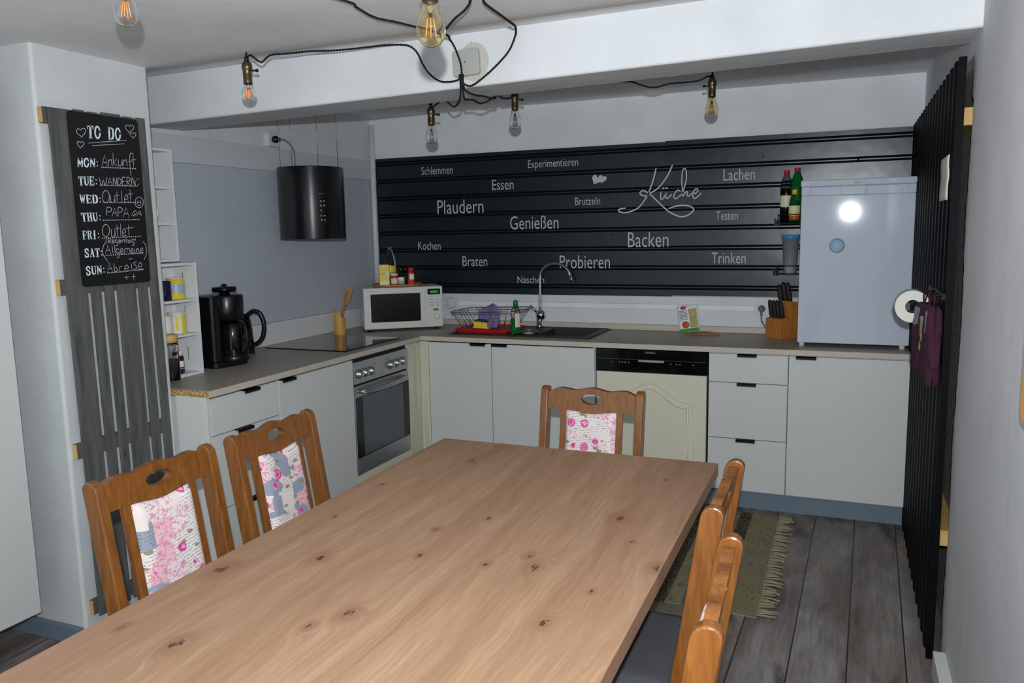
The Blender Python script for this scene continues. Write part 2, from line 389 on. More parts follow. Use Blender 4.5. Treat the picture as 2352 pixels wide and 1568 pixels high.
# ------------------------------------------------------------------ geometry helpers
class G:
    """collects shapes; build() links them as ONE mesh object"""
    def __init__(s): s.v = []; s.f = []; s.sm = []
    def add(s, vs, fs, smooth=False):
        o = len(s.v); s.v += [tuple(v) for v in vs]
        for f in fs: s.f.append([i + o for i in f]); s.sm.append(smooth)
        return s
    def box(s, x0, x1, y0, y1, z0, z1):
        return s.hexa([(x0,y0,z0),(x1,y0,z0),(x1,y1,z0),(x0,y1,z0),(x0,y0,z1),(x1,y0,z1),(x1,y1,z1),(x0,y1,z1)])
    def hexa(s, p):
        return s.add(p, [(3,2,1,0),(4,5,6,7),(0,1,5,4),(1,2,6,5),(2,3,7,6),(3,0,4,7)])
    def obox(s, c, size, M):
        h = [k / 2 for k in size]
        p = [Vector(c) + M @ Vector((a*h[0], b*h[1], d*h[2])) for d in (-1,1) for a, b in ((-1,-1),(1,-1),(1,1),(-1,1))]
        return s.hexa(p)
    def lathe(s, prof, c=(0,0,0), n=24, M=None, smooth=True, close=True):
        M = M or Matrix.Identity(3); vs = []; fs = []; c = Vector(c)
        for r, z in prof:
            for i in range(n):
                a = 2*PI*i/n; vs.append(c + M @ Vector((r*math.cos(a), r*math.sin(a), z)))
        for j in range(len(prof)-1):
            for i in range(n):
                k = (i+1) % n; fs.append((j*n+i, j*n+k, (j+1)*n+k, (j+1)*n+i))
        if close:
            fs.append(tuple(reversed(range(n)))); fs.append(tuple(range((len(prof)-1)*n, len(prof)*n)))
        return s.add(vs, fs, smooth)
    def cyl(s, a, b, r, n=16, r2=None, smooth=True):
        a = Vector(a); b = Vector(b); d = b - a; L = d.length
        M = d.to_track_quat('Z', 'Y').to_matrix()
        return s.lathe([(r, 0), (r2 if r2 is not None else r, L)], a, n, M, smooth)
    def prism(s, poly, fn, t0, t1, smooth=False):
        """poly: 2-D outline, fn(u,v,t) -> point"""
        n = len(poly)
        vs = [fn(u, v, t0) for u, v in poly] + [fn(u, v, t1) for u, v in poly]
        fs = [tuple(reversed(range(n))), tuple(range(n, 2*n))] + [(i, (i+1) % n, n+(i+1) % n, n+i) for i in range(n)]
        return s.add(vs, fs, smooth)
    def strip(s, A, B):
        """quads between two point rows"""
        n = len(A)
        return s.add(list(A)+list(B), [(i, i+1, n+i+1, n+i) for i in range(n-1)])
    def tube(s, path, r, n=8, closed=False, smooth=True, rfn=None):
        P = [Vector(p) for p in path]; m = len(P); vs = []; fs = []
        prev = None
        for i in range(m):
            if closed: t = P[(i+1) % m] - P[i-1]
            else: t = P[min(i+1, m-1)] - P[max(i-1, 0)]
            t.normalize()
            if prev is None:
                u = t.orthogonal().normalized()
            else:
                u = (prev - t * prev.dot(t)); u = u.normalized() if u.length > 1e-6 else t.orthogonal().normalized()
            prev = u; w_ = t.cross(u); rr = rfn(i/(m-1)) if rfn else r
            for k in range(n):
                a = 2*PI*k/n; vs.append(P[i] + (u*math.cos(a) + w_*math.sin(a))*rr)
        for i in range(m if closed else m-1):
            j = (i+1) % m
            for k in range(n):
                l = (k+1) % n; fs.append((i*n+k, i*n+l, j*n+l, j*n+k))
        if not closed:
            fs.append(tuple(reversed(range(n)))); fs.append(tuple(range((m-1)*n, m*n)))
        return s.add(vs, fs, smooth)
    def sphere(s, c, r, n=16, m=10, sc=(1,1,1)):
        prof = [(max(1e-4, r*math.sin(PI*j/m)), -r*math.cos(PI*j/m)) for j in range(m+1)]
        return s.lathe([(a*1.0, z*sc[2]) for a, z in prof], c, n, Matrix.Diagonal((sc[0], sc[1], 1)), True)
    def ribbon(s, pts, nrm, w_, lift=0.0):
        """flat stroke of width w_ lying in the plane with normal nrm"""
        P = [Vector(p) for p in pts]; nrm = Vector(nrm)
        A = []; B = []
        if len(P) == 2: P = [P[0], P[0].lerp(P[1], 0.5), P[1]]
        e0 = (P[0]-P[1]).normalized()*w_*0.3; e1 = (P[-1]-P[-2]).normalized()*w_*0.3
        P[0] = P[0]+e0; P[-1] = P[-1]+e1
        for i in range(len(P)):
            t = (P[min(i+1, len(P)-1)] - P[max(i-1, 0)])
            if t.length < 1e-7: t = Vector((0,0,1))
            q = nrm.cross(t.normalized()); wf = 0.6 if i in (0, len(P)-1) else 1.0
            A.append(P[i] + q*w_*0.5*wf + nrm*lift); B.append(P[i] - q*w_*0.5*wf + nrm*lift)
        return s.strip(B, A)
    def grid(s, nu, nv, fn, smooth=True):
        vs = [fn(i/nu, j/nv) for j in range(nv+1) for i in range(nu+1)]
        fs = [(j*(nu+1)+i, j*(nu+1)+i+1, (j+1)*(nu+1)+i+1, (j+1)*(nu+1)+i) for j in range(nv) for i in range(nu)]
        return s.add(vs, fs, smooth)
    def build(s, name, material, parent=None, bevel=0.0, seg=2, world=False, solid=0.0, sub=0, label=None):
        me = bpy.data.meshes.new(name)
        vs = s.v
        if world and parent is not None:
            Mi = root_matrix(parent).inverted(); vs = [tuple(Mi @ Vector(v)) for v in vs]
        me.from_pydata(vs, [], s.f)
        me.polygons.foreach_set('use_smooth', s.sm)
        bm = bmesh.new(); bm.from_mesh(me); bmesh.ops.recalc_face_normals(bm, faces=bm.faces) if not getattr(s, 'keep', False) else None
        bm.to_mesh(me); bm.free()
        me.materials.append(MATS[material])
        o = bpy.data.objects.new(name, me); COL.objects.link(o)
        if parent is not None: o.parent = parent
        if solid:
            md = o.modifiers.new('solid', 'SOLIDIFY'); md.thickness = solid; md.offset = 0
        if bevel:
            md = o.modifiers.new('bevel', 'BEVEL'); md.width = bevel; md.segments = seg; md.limit_method = 'ANGLE'; md.angle_limit = 0.7; md.harden_normals = False
        if sub:
            md = o.modifiers.new('sub', 'SUBSURF'); md.levels = sub; md.render_levels = sub
        if label: o['label'] = label
        return o
def root_matrix(o):
    M = Matrix.Identity(4)
    while o is not None:
        M = Matrix.Translation(o.location) @ o.rotation_euler.to_matrix().to_4x4() @ M; o = o.parent
    return M
def rotz(a): return Matrix.Rotation(a, 3, 'Z')
def rotx(a): return Matrix.Rotation(a, 3, 'X')
def roty(a): return Matrix.Rotation(a, 3, 'Y')
def thing(name, label, cat, loc=(0,0,0), rz=0.0, group=None):
    o = bpy.data.objects.new(name, None); COL.objects.link(o)
    o.empty_display_size = 0.1
    o.location = loc; o.rotation_euler = (0, 0, rz); o['label'] = label; o['category'] = cat
    if group: o['group'] = group
    return o
def tag(o, label, cat, group=None):
    o['label'] = label; o['category'] = cat
    if group: o['group'] = group
    return o
def struct(o, label=None):
    o['kind'] = 'structure'
    if label: o['label'] = label
    return o
def dup(root, loc, rz, label, group=None):
    r = root.copy(); COL.objects.link(r); r.location = loc; r.rotation_euler = (0, 0, rz); r['label'] = label
    if group: r['group'] = group
    for ch in list(root.children):
        c = ch.copy(); COL.objects.link(c); c.parent = r
        for g2 in ch.children:
            d = g2.copy(); COL.objects.link(d); d.parent = c
    return r
def rrect(w_, h, r, n=5):
    """rounded rectangle outline centred on 0"""
    out = []
    for cx, cy, a0 in ((w_/2-r, h/2-r, 0), (-w_/2+r, h/2-r, PI/2), (-w_/2+r, -h/2+r, PI), (w_/2-r, -h/2+r, 1.5*PI)):
        for i in range(n+1):
            a = a0 + PI/2*i/n; out.append((cx + r*math.cos(a), cy + r*math.sin(a)))
    return out
def smooth_path(P, n=8):
    """Catmull-Rom resample"""
    P = [Vector(p) for p in P]; out = []
    for i in range(len(P)-1):
        a = P[max(i-1, 0)]; b = P[i]; c = P[i+1]; d = P[min(i+2, len(P)-1)]
        for k in range(n):
            t = k/n
            out.append(0.5*((2*b) + (c-a)*t + (2*a-5*b+4*c-d)*t*t + (3*b-a-3*c+d)*t**3))
    out.append(P[-1]); return out
def resample(P, step):
    out = [P[0]]; acc = 0
    for a, b in zip(P, P[1:]):
        L = (b-a).length; 
        if L < 1e-9: continue
        d = step - acc
        while d <= L:
            out.append(a.lerp(b, d/L)); d += step
        acc = (acc + L) % step
    out.append(P[-1]); return out
def twisted(g, pts, r=0.0022, pitch=0.022):
    P = resample(smooth_path(pts, 8), pitch/7)
    prev = None; A = []; B = []
    for i in range(len(P)):
        t = (P[min(i+1, len(P)-1)] - P[max(i-1, 0)]).normalized()
        u = t.orthogonal().normalized() if prev is None else (prev - t*prev.dot(t)).normalized()
        prev = u; w_ = t.cross(u); a = 2*PI*i/7
        o = (u*math.cos(a) + w_*math.sin(a))*r
        A.append(P[i]+o); B.append(P[i]-o)
    g.tube(A, r*1.02, 5); g.tube(B, r*1.02, 5)
def text_polys(s, bold=0.0):
    """glyph mesh of the built-in font: verts (x,y) and faces"""
    cu = bpy.data.curves.new('txt', 'FONT'); cu.body = s; cu.size = 1.0; cu.offset = bold; cu.resolution_u = 3
    o = bpy.data.objects.new('txt', cu); COL.objects.link(o)
    dg = bpy.context.evaluated_depsgraph_get(); me = bpy.data.meshes.new_from_object(o.evaluated_get(dg))
    vs = [(v.co.x, v.co.y) for v in me.vertices]; fs = [tuple(p.vertices) for p in me.polygons]
    bpy.data.objects.remove(o); bpy.data.curves.remove(cu); bpy.data.meshes.remove(me)
    return vs, fs
CAP = None
def text_to(g, s, fn, w_, h, bold=0.0):
    """fit text: width w_, capital height h; fn(x,y) -> 3-D point"""
    global CAP
    if CAP is None:
        v0, _ = text_polys('H'); CAP = max(p[1] for p in v0)
    vs, fs = text_polys(s, bold)
    x0 = min(p[0] for p in vs); x1 = max(p[0] for p in vs)
    g.add([fn((x-x0)/(x1-x0)*w_, y/CAP*h) for x, y in vs], fs)
    return g

# surveyed coordinates
CHALK = [[[-2.7609,1.9319],[-2.7598,1.9351],[-2.754,1.9405],[-2.7453,1.9408],[-2.7409,1.9346],[-2.7451,1.9257],[-2.7537,1.9171],[-2.7595,1.9104],[-2.7606,1.9077],[-2.7618,1.91],[-2.7677,1.9146],[-2.7764,1.9199],[-2.7806,1.9271],[-2.7766,1.9348],[-2.768,1.9378],[-2.7621,1.9347],[-2.7609,1.9319]],[[-2.5416,1.9687],[-2.54,1.9717],[-2.5333,1.9763],[-2.5247,1.9756],[-2.5216,1.969],[-2.5272,1.9609],[-2.5371,1.9535],[-2.544,1.9475],[-2.5455,1.9451],[-2.5463,1.9474],[-2.5513,1.9526],[-2.5589,1.9588],[-2.5618,1.9663],[-2.5565,1.9734],[-2.5476,1.9753],[-2.5423,1.9716],[-2.5416,1.9687]],[[-2.5275,1.9428],[-2.5265,1.9449],[-2.5221,1.9482],[-2.5161,1.9479],[-2.5136,1.9435],[-2.5171,1.9378],[-2.5237,1.9325],[-2.5282,1.9283],[-2.5292,1.9266],[-2.5298,1.9282],[-2.5336,1.9316],[-2.5392,1.9356],[-2.5415,1.9407],[-2.5381,1.9457],[-2.532,1.9472],[-2.5281,1.9448],[-2.5275,1.9428]],[[-2.7675,1.8868],[-2.7663,1.8891],[-2.7614,1.8925],[-2.7552,1.8918],[-2.7529,1.8866],[-2.757,1.8804],[-2.7643,1.8748],[-2.7693,1.8703],[-2.7705,1.8684],[-2.771,1.8702],[-2.7746,1.8743],[-2.78,1.8793],[-2.7821,1.8852],[-2.7782,1.8907],[-2.7717,1.892],[-2.7679,1.889],[-2.7675,1.8868]],[[-2.7334,1.8903],[-2.6472,1.9038],[-2.5607,1.9156]],[[-2.7178,1.8825],[-2.6426,1.8929],[-2.5729,1.9024]],[[-2.6858,1.8057],[-2.6677,1.854],[-2.6596,1.8121]],[[-2.6784,1.8227],[-2.6598,1.8263]],[[-2.6555,1.8124],[-2.6521,1.8373],[-2.6501,1.8313],[-2.6407,1.8381],[-2.6381,1.8136]],[[-2.6295,1.8627],[-2.6321,1.8149]],[[-2.6142,1.8415],[-2.6297,1.8275],[-2.6146,1.8151]],[[-2.6073,1.8396],[-2.6078,1.8179],[-2.5944,1.8212],[-2.5905,1.8417],[-2.5906,1.8176]],[[-2.5859,1.817],[-2.5825,1.8414],[-2.5804,1.8355],[-2.5707,1.8422],[-2.5677,1.8181]],[[-2.531,1.8671],[-2.5474,1.8683],[-2.5542,1.8434],[-2.5534,1.78]],[[-2.5629,1.8355],[-2.535,1.8399]],[[-2.5356,1.8643],[-2.5375,1.8152]],[[-2.547,1.843],[-2.5221,1.8457]],[[-2.7011,1.7673],[-2.6938,1.7394],[-2.6833,1.7588],[-2.6768,1.7402],[-2.6657,1.7701]],[[-2.667,1.7406],[-2.6524,1.7708],[-2.6456,1.7416]],[[-2.6619,1.7513],[-2.6485,1.7519]],[[-2.6409,1.7418],[-2.6367,1.7707],[-2.6262,1.7424],[-2.622,1.7715]],[[-2.6162,1.7708],[-2.6185,1.7428],[-2.6047,1.7506],[-2.6032,1.7652],[-2.6162,1.7708]],[[-2.5814,1.7736],[-2.5953,1.7724],[-2.597,1.7437],[-2.5825,1.7448]],[[-2.5955,1.7583],[-2.5847,1.7588]],[[-2.5766,1.7436],[-2.5735,1.774],[-2.5593,1.7699],[-2.5627,1.7609],[-2.5751,1.7583],[-2.5601,1.7443]],[[-2.5539,1.7456],[-2.5489,1.7763],[-2.5387,1.7438],[-2.5364,1.7661]],[[-2.5264,1.7725],[-2.527,1.7666]],[[-2.5168,1.775],[-2.5174,1.769]],[[-2.5391,1.7522],[-2.5296,1.7417],[-2.5178,1.7531]],[[-2.6705,1.719],[-2.6654,1.7134],[-2.6628,1.7047],[-2.6633,1.6945],[-2.6668,1.6849],[-2.6726,1.6778],[-2.6795,1.6746],[-2.6862,1.6759],[-2.6913,1.6815],[-2.6938,1.6902],[-2.6933,1.7003],[-2.6898,1.7098],[-2.6841,1.7169],[-2.6772,1.7202],[-2.6705,1.719]],[[-2.6565,1.7029],[-2.6575,1.6765],[-2.6427,1.6793],[-2.6389,1.7044],[-2.6388,1.677]],[[-2.6269,1.7183],[-2.6288,1.6772]],[[-2.638,1.7025],[-2.6165,1.7052]],[[-2.6045,1.723],[-2.6074,1.6778]],[[-2.5943,1.6887],[-2.5774,1.6937],[-2.5826,1.7087],[-2.5939,1.6932],[-2.5906,1.6782],[-2.5756,1.6822]],[[-2.5649,1.728],[-2.5654,1.6813]],[[-2.5759,1.7094],[-2.553,1.7122]],[[-2.5154,1.6996],[-2.5085,1.6945],[-2.5047,1.6866],[-2.505,1.6772],[-2.5092,1.6684],[-2.5164,1.6619],[-2.5252,1.6589],[-2.5339,1.6601],[-2.5408,1.6652],[-2.5444,1.6731],[-2.5441,1.6824],[-2.54,1.6911],[-2.5329,1.6976],[-2.5241,1.7007],[-2.5154,1.6996]],[[-2.5301,1.6881],[-2.5294,1.6822]],[[-2.5193,1.6894],[-2.5193,1.6834]],[[-2.5352,1.6746],[-2.5279,1.6663],[-2.5159,1.6735]],[[-2.6816,1.6282],[-2.6774,1.657],[-2.6586,1.6549],[-2.6628,1.6428],[-2.6791,1.6412]],[[-2.659,1.6237],[-2.6428,1.6562],[-2.6353,1.6263]],[[-2.653,1.6367],[-2.637,1.6379]],[[-2.6307,1.6254],[-2.6261,1.6579],[-2.6075,1.6534],[-2.6129,1.6421],[-2.628,1.64]],[[-2.6072,1.6217],[-2.5903,1.6571],[-2.579,1.6194]],[[-2.6018,1.634],[-2.5816,1.6357]],[[-2.5687,1.6309],[-2.5659,1.6279]],[[-2.5454,1.648],[-2.5592,1.6394],[-2.5568,1.627],[-2.5475,1.6331],[-2.5528,1.636]],[[-2.5395,1.6446],[-2.5399,1.6282]],[[-2.5207,1.6449],[-2.5317,1.6413],[-2.53,1.6333],[-2.5202,1.6374],[-2.5206,1.6274]],[[-2.6835,1.5922],[-2.6782,1.5865],[-2.6755,1.5776],[-2.676,1.5673],[-2.6796,1.5578],[-2.6856,1.5508],[-2.6927,1.5479],[-2.6996,1.5495],[-2.7049,1.5553],[-2.7075,1.5641],[-2.707,1.5743],[-2.7034,1.5837],[-2.6975,1.5907],[-2.6904,1.5937],[-2.6835,1.5922]],[[-2.6669,1.5755],[-2.6679,1.5489],[-2.6548,1.5512],[-2.651,1.5768],[-2.6516,1.5487]],[[-2.64,1.5923],[-2.641,1.5486]],[[-2.6485,1.5778],[-2.6295,1.5792]],[[-2.6224,1.5962],[-2.6255,1.5493]],[[-2.6173,1.5592],[-2.6015,1.5633],[-2.6064,1.5776],[-2.6168,1.5634],[-2.6138,1.5492],[-2.5999,1.5524]],[[-2.5861,1.5923],[-2.5864,1.5478]],[[-2.5972,1.5785],[-2.5615,1.5813]],[[-2.6906,1.542],[-2.696,1.534],[-2.6937,1.5229]],[[-2.6855,1.5241],[-2.6839,1.5395],[-2.6738,1.5369],[-2.6766,1.5317],[-2.6848,1.5309],[-2.6741,1.5229]],[[-2.6689,1.5277],[-2.6588,1.5294],[-2.6623,1.5358],[-2.6687,1.5296],[-2.6665,1.5232],[-2.6576,1.5246]],[[-2.6425,1.5339],[-2.6508,1.5351],[-2.6536,1.5287],[-2.6498,1.5243],[-2.6432,1.5274],[-2.6425,1.5339],[-2.645,1.5146],[-2.653,1.5142]],[[-2.6384,1.5276],[-2.6281,1.5293],[-2.6316,1.5357],[-2.6382,1.5295],[-2.6359,1.5231],[-2.6268,1.5244]],[[-2.6221,1.5238],[-2.6203,1.5355],[-2.6188,1.5325],[-2.6125,1.5354],[-2.6101,1.5235]],[[-2.6023,1.5406],[-2.6023,1.5234]],[[-2.6073,1.5333],[-2.5957,1.5341]],[[-2.5837,1.5329],[-2.5924,1.5311],[-2.5932,1.5232],[-2.5845,1.525],[-2.5829,1.5339],[-2.5822,1.5229]],[[-2.5645,1.5335],[-2.5733,1.5347],[-2.5762,1.5282],[-2.5722,1.5237],[-2.5652,1.5269],[-2.5645,1.5335],[-2.5671,1.5137],[-2.5755,1.5134]],[[-2.5583,1.5399],[-2.5579,1.5314]],[[-2.698,1.5254],[-2.7098,1.5112],[-2.7145,1.4874],[-2.7052,1.4679],[-2.6965,1.4569]],[[-2.7023,1.4846],[-2.6887,1.5155],[-2.6793,1.4839]],[[-2.6965,1.4955],[-2.6815,1.496]],[[-2.6701,1.5161],[-2.6687,1.485]],[[-2.6583,1.5172],[-2.6589,1.4832]],[[-2.6396,1.4985],[-2.6498,1.5005],[-2.6535,1.4906],[-2.649,1.4838],[-2.6407,1.4885],[-2.6396,1.4985],[-2.6434,1.4686],[-2.6532,1.4682]],[[-2.6346,1.4896],[-2.6211,1.4923],[-2.6255,1.5027],[-2.6343,1.4927],[-2.6315,1.4823],[-2.6196,1.4844]],[[-2.6144,1.4817],[-2.6114,1.4999],[-2.6017,1.4996],[-2.6022,1.4828],[-2.6007,1.4976],[-2.5897,1.4983],[-2.59,1.4834]],[[-2.5833,1.4888],[-2.5726,1.4913],[-2.5759,1.5009],[-2.583,1.4916],[-2.5809,1.4821],[-2.5714,1.4841]],[[-2.565,1.4986],[-2.5655,1.4816]],[[-2.5592,1.4824],[-2.5568,1.4994],[-2.5552,1.4951],[-2.5479,1.4991],[-2.5455,1.4819]],[[-2.5398,1.4888],[-2.5255,1.4914],[-2.5302,1.5017],[-2.5395,1.4918],[-2.5364,1.4816],[-2.5238,1.4837]],[[-2.522,1.5267],[-2.5088,1.5062],[-2.5106,1.4757],[-2.5244,1.4533]],[[-2.6992,1.4145],[-2.6912,1.4528],[-2.6778,1.4143]],[[-2.6968,1.4265],[-2.6793,1.428]],[[-2.6684,1.448],[-2.6677,1.4152],[-2.6535,1.4218],[-2.6648,1.4322]],[[-2.6452,1.4155],[-2.6423,1.4321],[-2.6314,1.4335]],[[-2.6205,1.4225],[-2.6027,1.4252],[-2.6087,1.4374],[-2.6202,1.426],[-2.6163,1.4139],[-2.6006,1.416]],[[-2.5868,1.4424],[-2.5869,1.4174]],[[-2.5628,1.4473],[-2.5757,1.4429],[-2.5657,1.4314],[-2.5656,1.4198],[-2.5794,1.418]],[[-2.5555,1.4273],[-2.5359,1.4305],[-2.5424,1.4444],[-2.555,1.4314],[-2.5508,1.4175],[-2.5335,1.4199]],[[-2.5985,1.4598],[-2.5801,1.4601]],[[-2.58,1.4004],[-2.5816,1.3789]],[[-2.5903,1.3905],[-2.5717,1.3904]],[[-2.614,1.3974],[-2.6153,1.379]],[[-2.6269,1.3897],[-2.6026,1.3902]]]

BLOCK = [['TO DO', [-2.7359, 1.9084], [-2.5831, 1.9135], [-2.7326, 1.9544]], ['MON', [-2.789, 1.801], [-2.7095, 1.8042], [-2.7866, 1.8334]], ['TUE', [-2.7907, 1.7343], [-2.7209, 1.7373], [-2.7894, 1.7672]], ['WED', [-2.7916, 1.6709], [-2.711, 1.6719], [-2.7915, 1.7017]], ['THU', [-2.7912, 1.604], [-2.718, 1.6056], [-2.7932, 1.6359]], ['FRI', [-2.7937, 1.539], [-2.7316, 1.5393], [-2.7931, 1.5706]], ['SAT', [-2.7942, 1.4727], [-2.725, 1.4734], [-2.793, 1.5049]], ['SUN', [-2.7941, 1.4069], [-2.7216, 1.4085], [-2.7945, 1.4394]]]

DOTS = [[[-2.6858,1.8057],[-2.5287,1.8109]],[[-2.6984,1.7392],[-2.5295,1.7427]],[[-2.6892,1.6757],[-2.5171,1.68]],[[-2.699,1.609],[-2.5321,1.6133]],[[-2.7105,1.5423],[-2.5307,1.5471]],[[-2.7002,1.4773],[-2.528,1.4803]],[[-2.7014,1.4107],[-2.5334,1.4146]]]

KUCHE = [[[1.9934,1.9025],[1.978,1.8391],[1.9545,1.773],[1.9255,1.717],[1.8882,1.6712],[1.8504,1.6513],[1.8015,1.6394],[1.7687,1.6445],[1.7567,1.6554],[1.7687,1.664],[1.8015,1.6673]],[[2.0934,1.9166],[2.0618,1.8509],[2.0152,1.7914],[1.9784,1.7644],[1.9493,1.7556],[1.9199,1.7701],[1.8986,1.7657],[1.8949,1.7518],[1.9174,1.7391],[1.9414,1.744],[1.952,1.7524],[1.9946,1.7122],[2.0529,1.6562],[2.0897,1.6295],[2.1419,1.6076],[2.1832,1.6118],[2.2138,1.6314],[2.2238,1.649],[2.2082,1.6647],[2.1671,1.6736],[2.1154,1.6699],[2.0738,1.6582]],[[2.0259,1.7601],[2.0219,1.7294],[2.0288,1.7127],[2.0445,1.7286],[2.0584,1.7564],[2.0534,1.7309],[2.0629,1.7178],[2.081,1.7336],[2.0898,1.7415]],[[2.0362,1.7813],[2.0425,1.7811]],[[2.0561,1.7816],[2.0624,1.7814]],[[2.143,1.7601],[2.1259,1.7658],[2.1095,1.748],[2.1034,1.7267],[2.115,1.7151],[2.1356,1.7282],[2.1535,1.7429]],[[2.1535,1.7403],[2.1748,1.8107],[2.1783,1.8662],[2.1688,1.8944],[2.1556,1.8798],[2.151,1.8269],[2.1547,1.7708],[2.1572,1.7275],[2.1638,1.7374],[2.179,1.7557],[2.1867,1.7519],[2.1844,1.7342],[2.1932,1.7288],[2.2124,1.7434]],[[2.2176,1.7381],[2.2388,1.7475],[2.2488,1.7613],[2.2401,1.7702],[2.2249,1.7607],[2.2166,1.7331],[2.227,1.714],[2.2483,1.7244],[2.2673,1.744]]]

WORDS = [['Schlemmen',0.3613,0.6033,1.9326,1.9855],['Experimentieren',1.1509,1.4929,1.9431,1.9931],['Essen',0.893,1.0469,1.8116,1.8783],['Plaudern',0.477,0.8255,1.664,1.757],['Genießen',1.0166,1.3568,1.5489,1.6347],['Brutzeln',1.4705,1.6371,1.6957,1.7433],['Lachen',2.3972,2.577,1.8118,1.8779],['Testen',2.3572,2.4842,1.5821,1.6317],['Backen',1.8183,2.0731,1.4248,1.5176],['Trinken',2.3351,2.5345,1.3224,1.388],['Probieren',1.3628,1.7,1.292,1.376],['Kochen',0.3157,0.4924,1.4207,1.4767],['Braten',0.6583,0.8439,1.3064,1.3749],['Naschen',1.063,1.2525,1.193,1.2396]]

HEARTS = [[1.6115,1.8515],[1.6505,1.8605]]

CORD_A = [[0.964,-2.4,2.232],[0.97,-2.395,2.231],[0.977,-2.388,2.223],[0.993,-2.374,2.2],[1.005,-2.364,2.195],[1.019,-2.353,2.213],[1.037,-2.341,2.245],[1.066,-2.318,2.26],[1.097,-2.294,2.263],[1.151,-2.251,2.258],[1.232,-2.188,2.25],[1.317,-2.125,2.264],[1.372,-2.085,2.274],[1.422,-2.035,2.287],[1.465,-2.035,2.271],[1.495,-2.035,2.245],[1.517,-2.035,2.202],[1.545,-2.035,2.161],[1.588,-2.035,2.129],[1.63,-2.035,2.121],[1.668,-2.035,2.124],[1.683,-2.035,2.133]]

CORD_B = [[1.728,-2.888,2.205],[1.72,-2.801,2.205],[1.708,-2.687,2.205],[1.738,-2.607,2.205],[1.754,-2.508,2.21],[1.777,-2.343,2.22],[1.655,-2.06,2.27],[1.662,-2.035,2.245],[1.687,-2.04,2.183],[1.691,-2.04,2.131]]

CORD_C = [[2.117,-2.848,2.19],[2.079,-2.775,2.19],[2.039,-2.727,2.18],[1.979,-2.672,2.175],[1.905,-2.582,2.175],[1.82,-2.45,2.2]]

CORD_D = [[2.142,-2.819,2.2],[2.097,-2.725,2.2],[2.084,-2.671,2.2],[2.069,-2.533,2.205],[2.039,-2.374,2.22],[1.985,-2.206,2.25],[1.917,-2.04,2.265],[1.889,-2.035,2.214],[1.835,-2.035,2.164],[1.77,-2.035,2.119],[1.723,-2.035,2.098],[1.69,-2.035,2.112]]

CORD_E = [[1.684,-2.035,2.116],[1.677,-2.025,2.099],[1.655,-1.99,2.059],[1.498,-1.7,2.106],[1.465,-1.67,2.118],[1.386,-1.6,2.134],[1.298,-1.5,2.135],[1.243,-1.45,2.126]]

CORD_F = [[1.69,-2.035,2.116],[1.689,-2.02,2.094],[1.701,-1.97,2.077],[1.693,-1.85,2.088],[1.698,-1.75,2.109],[1.673,-1.66,2.122],[1.632,-1.5,2.133],[1.622,-1.4,2.149],[1.614,-1.32,2.175]]

CORD_G = [[1.688,-2.035,2.113],[1.685,-2.02,2.079],[1.658,-1.95,2.065],[1.644,-1.85,2.078],[1.621,-1.68,2.116],[1.706,-1.55,2.168],[1.915,-1.45,2.185],[2.172,-1.4,2.176],[2.224,-1.35,2.165],[2.274,-1.3,2.157],[2.337,-1.25,2.176],[2.444,-1.2,2.186],[2.489,-1.15,2.211],[2.489,-1.1,2.198]]

# ------------------------------------------------------------------ the setting
struct(G().box(-0.6, 3.8, -6.3, 0.3, -0.08, 0.0).build('floor', 'plank_floor'))
struct(G().box(-0.4, 3.7, 0.06, 0.22, 0.0, 2.5).build('wall_back', 'wall_kitchen'))
struct(G().box(-0.25, -0.06, -2.5, 0.06, 0.0, 2.5).build('wall_left', 'wall_white'))
struct(G().box(-0.3, 0.455, -2.905, -2.396, 0.0, 2.32).build('wall_pillar', 'wall_warm', bevel=0.012, seg=3))
struct(G().box(-0.25, 0.0, -6.3, -2.905, 0.0, 2.32).build('wall_left', 'wall_warm'))
beam_z = lambda x: 2.067 + 0.0193*x
BX0, BX1 = -0.1, 3.5
g = G().hexa([(BX0,-2.0,beam_z(BX0)),(BX1,-2.0,beam_z(BX1)),(BX1,-1.69,beam_z(BX1)+0.012),(BX0,-1.69,beam_z(BX0)+0.012),
              (BX0,-2.0,2.5),(BX1,-2.0,2.5),(BX1,-1.69,2.5),(BX0,-1.69,2.5)])
struct(g.build('ceiling_beam', 'wall_white', bevel=0.012, seg=3))
def ceil_pt(u, v):
    x = -0.3 + 4.0*u; y = -6.3 + 4.32*v
    t = max(0, min(1, (y + 2.45)/0.45)); t = t*t*(3-2*t)
    z = 2.215 + 0.006*x + t*(0.068 + 0.006*x)
    return (x, y, z)
def ceil_z(x, y): return ceil_pt(0, (y+6.3)/4.32)[2] + 0.006*(x+0.3)
g = G().grid(24, 96, ceil_pt); g.keep = True
co = struct(g.build('ceiling', 'ceiling_paint'))
md = co.modifiers.new('solid', 'SOLIDIFY'); md.thickness = 0.05; md.offset = 1
struct(G().box(-0.2, 3.6, -1.75, 0.1, 2.345, 2.45).build('ceiling', 'ceiling_paint'))
